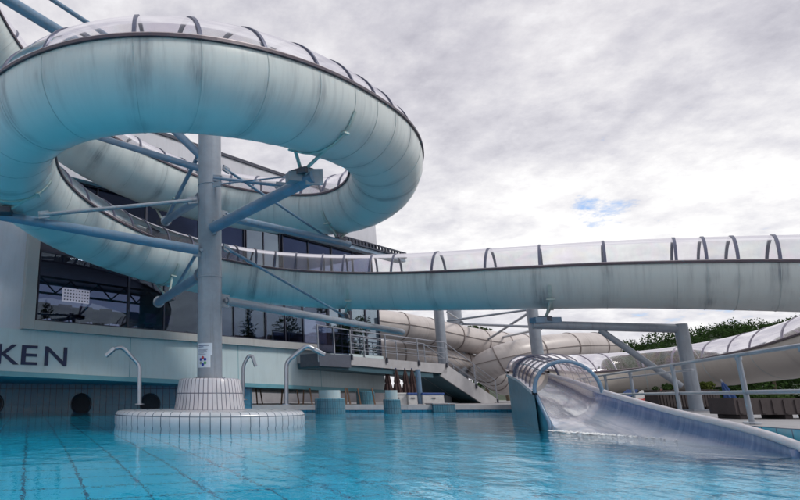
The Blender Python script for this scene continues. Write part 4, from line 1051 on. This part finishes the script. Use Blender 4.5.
shrub('low dark shrub with pale flowers in the long right planter', xa3+.9, 11.7, .6, .4, .14, 'leaf2', 700)

# folded parasol
def fluted(name, base, tip, r0, mat, parent, flutes=7):
    m = MB(); base, tip = V(base), V(tip); t = (tip-base).normalized(); u = t.cross(V((0, 1, 0))).normalized(); w_ = t.cross(u); prev = None; n = 56
    for j, (f, rr) in enumerate(((0, .82), (.05, 1.), (.22, .86), (.42, .62), (.46, .50), (.50, .60), (.75, .40), (.93, .18), (1, .06))):
        q = m.add([base.lerp(tip, f)+(u*math.cos(a)+w_*math.sin(a))*r0*rr*(1+.22*math.cos(flutes*a+f*2)) for a in [2*PI*k/n for k in range(n)]])
        if prev is not None:
            for k in range(n): m.face([prev+k, prev+(k+1) % n, q+(k+1) % n, q+k])
        prev = q
    return m.build(name, M[mat], parent, True)
pt = thing('folded_parasol', 'folded blue parasol with orange hem leaning between the planters', 'parasol', (X(732, 16), 16, .3))
bx_ = X(732, 16)
MB().tube([V((bx_, 16, .3)), V((bx_-.20, 16, 1.15))], .02, 8).build('pole', M['stainless'], pt, True)
fluted('canopy', (bx_-.04, 16, .62), (bx_-.19, 16, 1.12), .12, 'cloth_blue', pt)
MB().tube([V((bx_-.02, 16, .52)), V((bx_-.045, 16, .625))], [.12, .11], 10).build('hem', M['cloth_orange'], pt, True)
MB().lathe((bx_, 16, .3), [(.25, 0), (.25, .05), (.05, .08)], 16).build('base', M['dark_metal'], pt, True)

# sun loungers on the far deck
def lounger(label, x, y, mat):
    t = thing('sun_lounger', label, 'sun lounger', (x, y, .3), 'sun loungers on the far deck')
    MB().box((x-.95, y-.33, .55), (x+.35, y+.33, .62)).build('bed', M[mat], t)
    m = MB(); m.hexa([(x+.352, y-.33, .55), (x+.95, y-.33, .95), (x+.95, y+.33, .95), (x+.352, y+.33, .55), (x+.352, y-.33, .62), (x+.92, y-.33, 1.02), (x+.92, y+.33, 1.02), (x+.352, y+.33, .62)]); m.build('backrest', M[mat], t)
    for a in (-.85, .3):
        for b in (-.3, .26): MB().box((x+a, y+b, .3), (x+a+.04, y+b+.04, .55)).build('leg', M['white_plastic'], t)
for i, (px, D, mt, lb) in enumerate(((612, 26, 'cloth_blue', 'blue sun lounger on the deck seen just above the flume rim'), (628, 29, 'white_plastic', 'white sun lounger behind the blue one on the far deck'), (641, 27, 'red_cloth', 'red sun lounger on the far deck left of the steel frame'), (652, 31, 'white_plastic', 'white sun lounger on the far deck nearest the steel frame'))):
    lounger(lb, X(px, D), D, mt)

# ------------------------------------------------------------------ clutter on the far deck by the bridge
def storage(label, px0, px1, D, z1, lid):
    x0, x1 = X(px0, D), X(px1, D); t = thing('storage_box', label, 'storage box', ((x0+x1)/2, D, .3), 'boxes on the far deck')
    MB().box((x0, D, .3), (x1, D+.7, z1)).build('body', M['white_plastic'], t, bevel=.02)
    MB().box((x0-.03, D-.03, z1), (x1+.03, D+.73, z1+.09)).build('lid', M[lid], t, bevel=.02)
    m = MB().box(((x0+x1)/2-.1, D-.03, z1-.2), ((x0+x1)/2+.1, D-.002, z1-.15)); m.build('handle', M['dark_metal'], t)
storage('white storage box with white lid beside the aqua pier on the far deck', 388, 407, 31.2, .82, 'white_plastic')
storage('small white storage box with blue lid left of the blue post', 408.5, 417, 31.0, .82, 'blue_lid')
storage('long white storage box with blue lid under the stair', 423, 444, 31.0, .82, 'blue_lid')
for px, lab in ((389, 'brown folded parasol nearest the aqua pier'), (398, 'brown folded parasol second from the aqua pier'), (407, 'brown folded parasol third from the aqua pier'), (414, 'brown folded parasol nearest the blue post')):
    x = X(px, 34); t = thing('folded_parasol', lab, 'parasol', (x, 34, .3), 'brown folded parasols under the bridge')
    MB().tube([V((x, 34, .3)), V((x, 34, 2.3))], .03, 8).build('pole', M['cloth_blue'], t, True)
    fluted('canopy', (x+.02, 34, .75), (x, 34, 2.3), .25, 'cloth_brown', t)
    MB().lathe((x, 34, .3), [(.3, 0), (.3, .07), (.05, .09)], 16).build('base', M['concrete'], t, True)
t = thing('blue_post', 'blue painted post standing on the deck between the two blue lidded boxes', 'post', (X(420, 31.3), 31.3, .3))
MB().tube([V((X(420, 31.3), 31.3, .3)), V((X(420, 31.3), 31.3, 2.1))], .13, 14).build('shaft', M['steel_blue'], t, True)
MB().box((X(420, 31.3)-.2, 31.1, .3), (X(420, 31.3)+.2, 31.5, .35)).build('foot', M['concrete'], t)
# rail of slanting timbers below the building
fe = thing('timber_rail', 'row of thin slanting brown timbers on the deck beneath the pool hall', 'fence', (X(320, 31), 31, .3))
for px in (258, 264, 282, 286, 300, 304, 313, 346, 352, 364, 378):
    x = X(px, 31); lean = random.uniform(-.18, .18); m = MB(); m.obox(V((x+lean/2, 31+random.uniform(0, .8), .72)), V((.035, 0, 0)), V((0, .035, 0)), V((lean*.4, 0, .42))); m.build('timber', M['wood'], fe)
t = thing('low_white_wall', 'low pale wall on the far side of the deck beneath the pool hall', 'wall', (6, 44, .3))
MB().box((-8, 46, .29), (20, 46.3, 1.3)).build('wall_body', M['concrete'], t)
MB().box((-8.05, 45.95, 1.3), (20.05, 46.35, 1.38)).build('coping', M['white_plastic'], t)
t = thing('pool_edge_block', 'aqua tiled block standing at the far pool edge below the stair', 'tiled block', (X(442, 30), 30, .0))
m = MB().box((X(431, 29.7), 29.5, -.3), (X(453, 29.7), 30.6, .36)); m.build('block_body', M['col_tile'], t, bevel=.03)
MB().box((X(431, 29.7)-.02, 29.48, .36), (X(453, 29.7)+.02, 30.62, .41)).build('coping', M['concrete'], t)

# ------------------------------------------------------------------ sky and sun
w = bpy.data.worlds.new('World'); sc.world = w; w.use_nodes = True; nt = w.node_tree; nt.nodes.clear()
out = N(nt, 'ShaderNodeOutputWorld'); bg = N(nt, 'ShaderNodeBackground'); bg.inputs[1].default_value = .10
SUN_EL, SUN_AZ = math.radians(46), math.radians(120)     # azimuth measured clockwise from +Y (north)
sky = N(nt, 'ShaderNodeTexSky'); sky.sky_type = 'NISHITA'; sky.sun_disc = False; sky.sun_elevation = SUN_EL; sky.sun_rotation = SUN_AZ
tc = N(nt, 'ShaderNodeTexCoord'); nv = N(nt, 'ShaderNodeVectorMath', operation='NORMALIZE'); L(nt, tc.outputs['Generated'], nv.inputs[0])
sx = N(nt, 'ShaderNodeSeparateXYZ'); L(nt, nv.outputs[0], sx.inputs[0])
zz = math_(nt, 'ADD', math_(nt, 'MAXIMUM', sx.outputs[2], 0.0), .22)
cx = math_(nt, 'DIVIDE', sx.outputs[0], zz); cy = math_(nt, 'DIVIDE', sx.outputs[1], zz)
cb = N(nt, 'ShaderNodeCombineXYZ'); L(nt, cx, cb.inputs[0]); L(nt, cy, cb.inputs[1])
big = noise(nt, cb.outputs[0], .85, 5, .5); mid = noise(nt, cb.outputs[0], 3.4, 9, .66); fine = noise(nt, cb.outputs[0], 12, 7, .68)
dens = math_(nt, 'ADD', math_(nt, 'MULTIPLY', big, .48), math_(nt, 'ADD', math_(nt, 'MULTIPLY', mid, .34), math_(nt, 'MULTIPLY', fine, .18)))
cloud = ramp(nt, dens, [(.39, (6.6, 6.6, 6.65)), (.46, (5.5, 5.45, 5.6)), (.53, (4.45, 4.42, 4.75)), (.62, (3.3, 3.28, 3.7))])
# brighter low down, greyer overhead
el = ramp(nt, sx.outputs[2], [(0.0, (1.15, 1.15, 1.13)), (.22, (1.15, 1.15, 1.13)), (.5, (.92, .91, .93)), (.8, (.9, .9, .92))])
cloud = mixc(nt, 1.0, cloud, el, 'MULTIPLY')
# a breach of small blue gaps towards one side
def around(px, py, width):
    dv = ray(px, py).normalized(); dp = N(nt, 'ShaderNodeVectorMath', operation='DOT_PRODUCT'); L(nt, nv.outputs[0], dp.inputs[0]); dp.inputs[1].default_value = dv
    r = N(nt, 'ShaderNodeMapRange'); r.inputs[1].default_value = math.cos(math.radians(width)); r.inputs[2].default_value = 1; r.interpolation_type = 'SMOOTHSTEP'; L(nt, dp.outputs['Value'], r.inputs[0]); return r.outputs[0]
gm = math_(nt, 'ADD', math_(nt, 'MULTIPLY', mid, .62), math_(nt, 'MULTIPLY', fine, .38))
reg = math_(nt, 'ADD', math_(nt, 'MULTIPLY', around(710, 165, 16), .085), math_(nt, 'ADD', math_(nt, 'MULTIPLY', around(592, 215, 3), .13), math_(nt, 'MULTIPLY', around(690, 335, 7), .12)))
g2 = N(nt, 'ShaderNodeMapRange'); g2.inputs[1].default_value = .70; g2.inputs[2].default_value = .80; L(nt, math_(nt, 'ADD', gm, reg), g2.inputs[0])
gap = math_(nt, 'MULTIPLY', g2.outputs[0], math_(nt, 'MINIMUM', math_(nt, 'MULTIPLY', reg, 18), 1.0), clamp=True)
col = mixc(nt, gap, cloud, mixc(nt, .55, sky.outputs[0], (3.0, 4.4, 7.2)))
L(nt, col, bg.inputs[0]); L(nt, bg.outputs[0], out.inputs[0])
sd_ = bpy.data.lights.new('sun', 'SUN'); sd_.energy = 1.3; sd_.angle = math.radians(14); sd_.color = (1, .95, .88)
so = bpy.data.objects.new('sun', sd_); COL.objects.link(so)
dv = V((math.sin(SUN_AZ)*math.cos(SUN_EL), math.cos(SUN_AZ)*math.cos(SUN_EL), math.sin(SUN_EL)))
so.rotation_euler = dv.to_track_quat('Z', 'Y').to_euler(); so.location = (0, 0, 60)

sc.view_settings.view_transform = 'Standard'; sc.view_settings.look = 'None'; sc.view_settings.gamma = 1; sc.view_settings.exposure = .66
sc.render.engine = 'CYCLES'
cy_ = sc.cycles; cy_.caustics_refractive = True; cy_.caustics_reflective = False; cy_.max_bounces = 12; cy_.diffuse_bounces = 4
cy_.transparent_max_bounces = 24; cy_.transmission_bounces = 8; cy_.glossy_bounces = 4; cy_.sample_clamp_indirect = 6; cy_.use_denoising = True
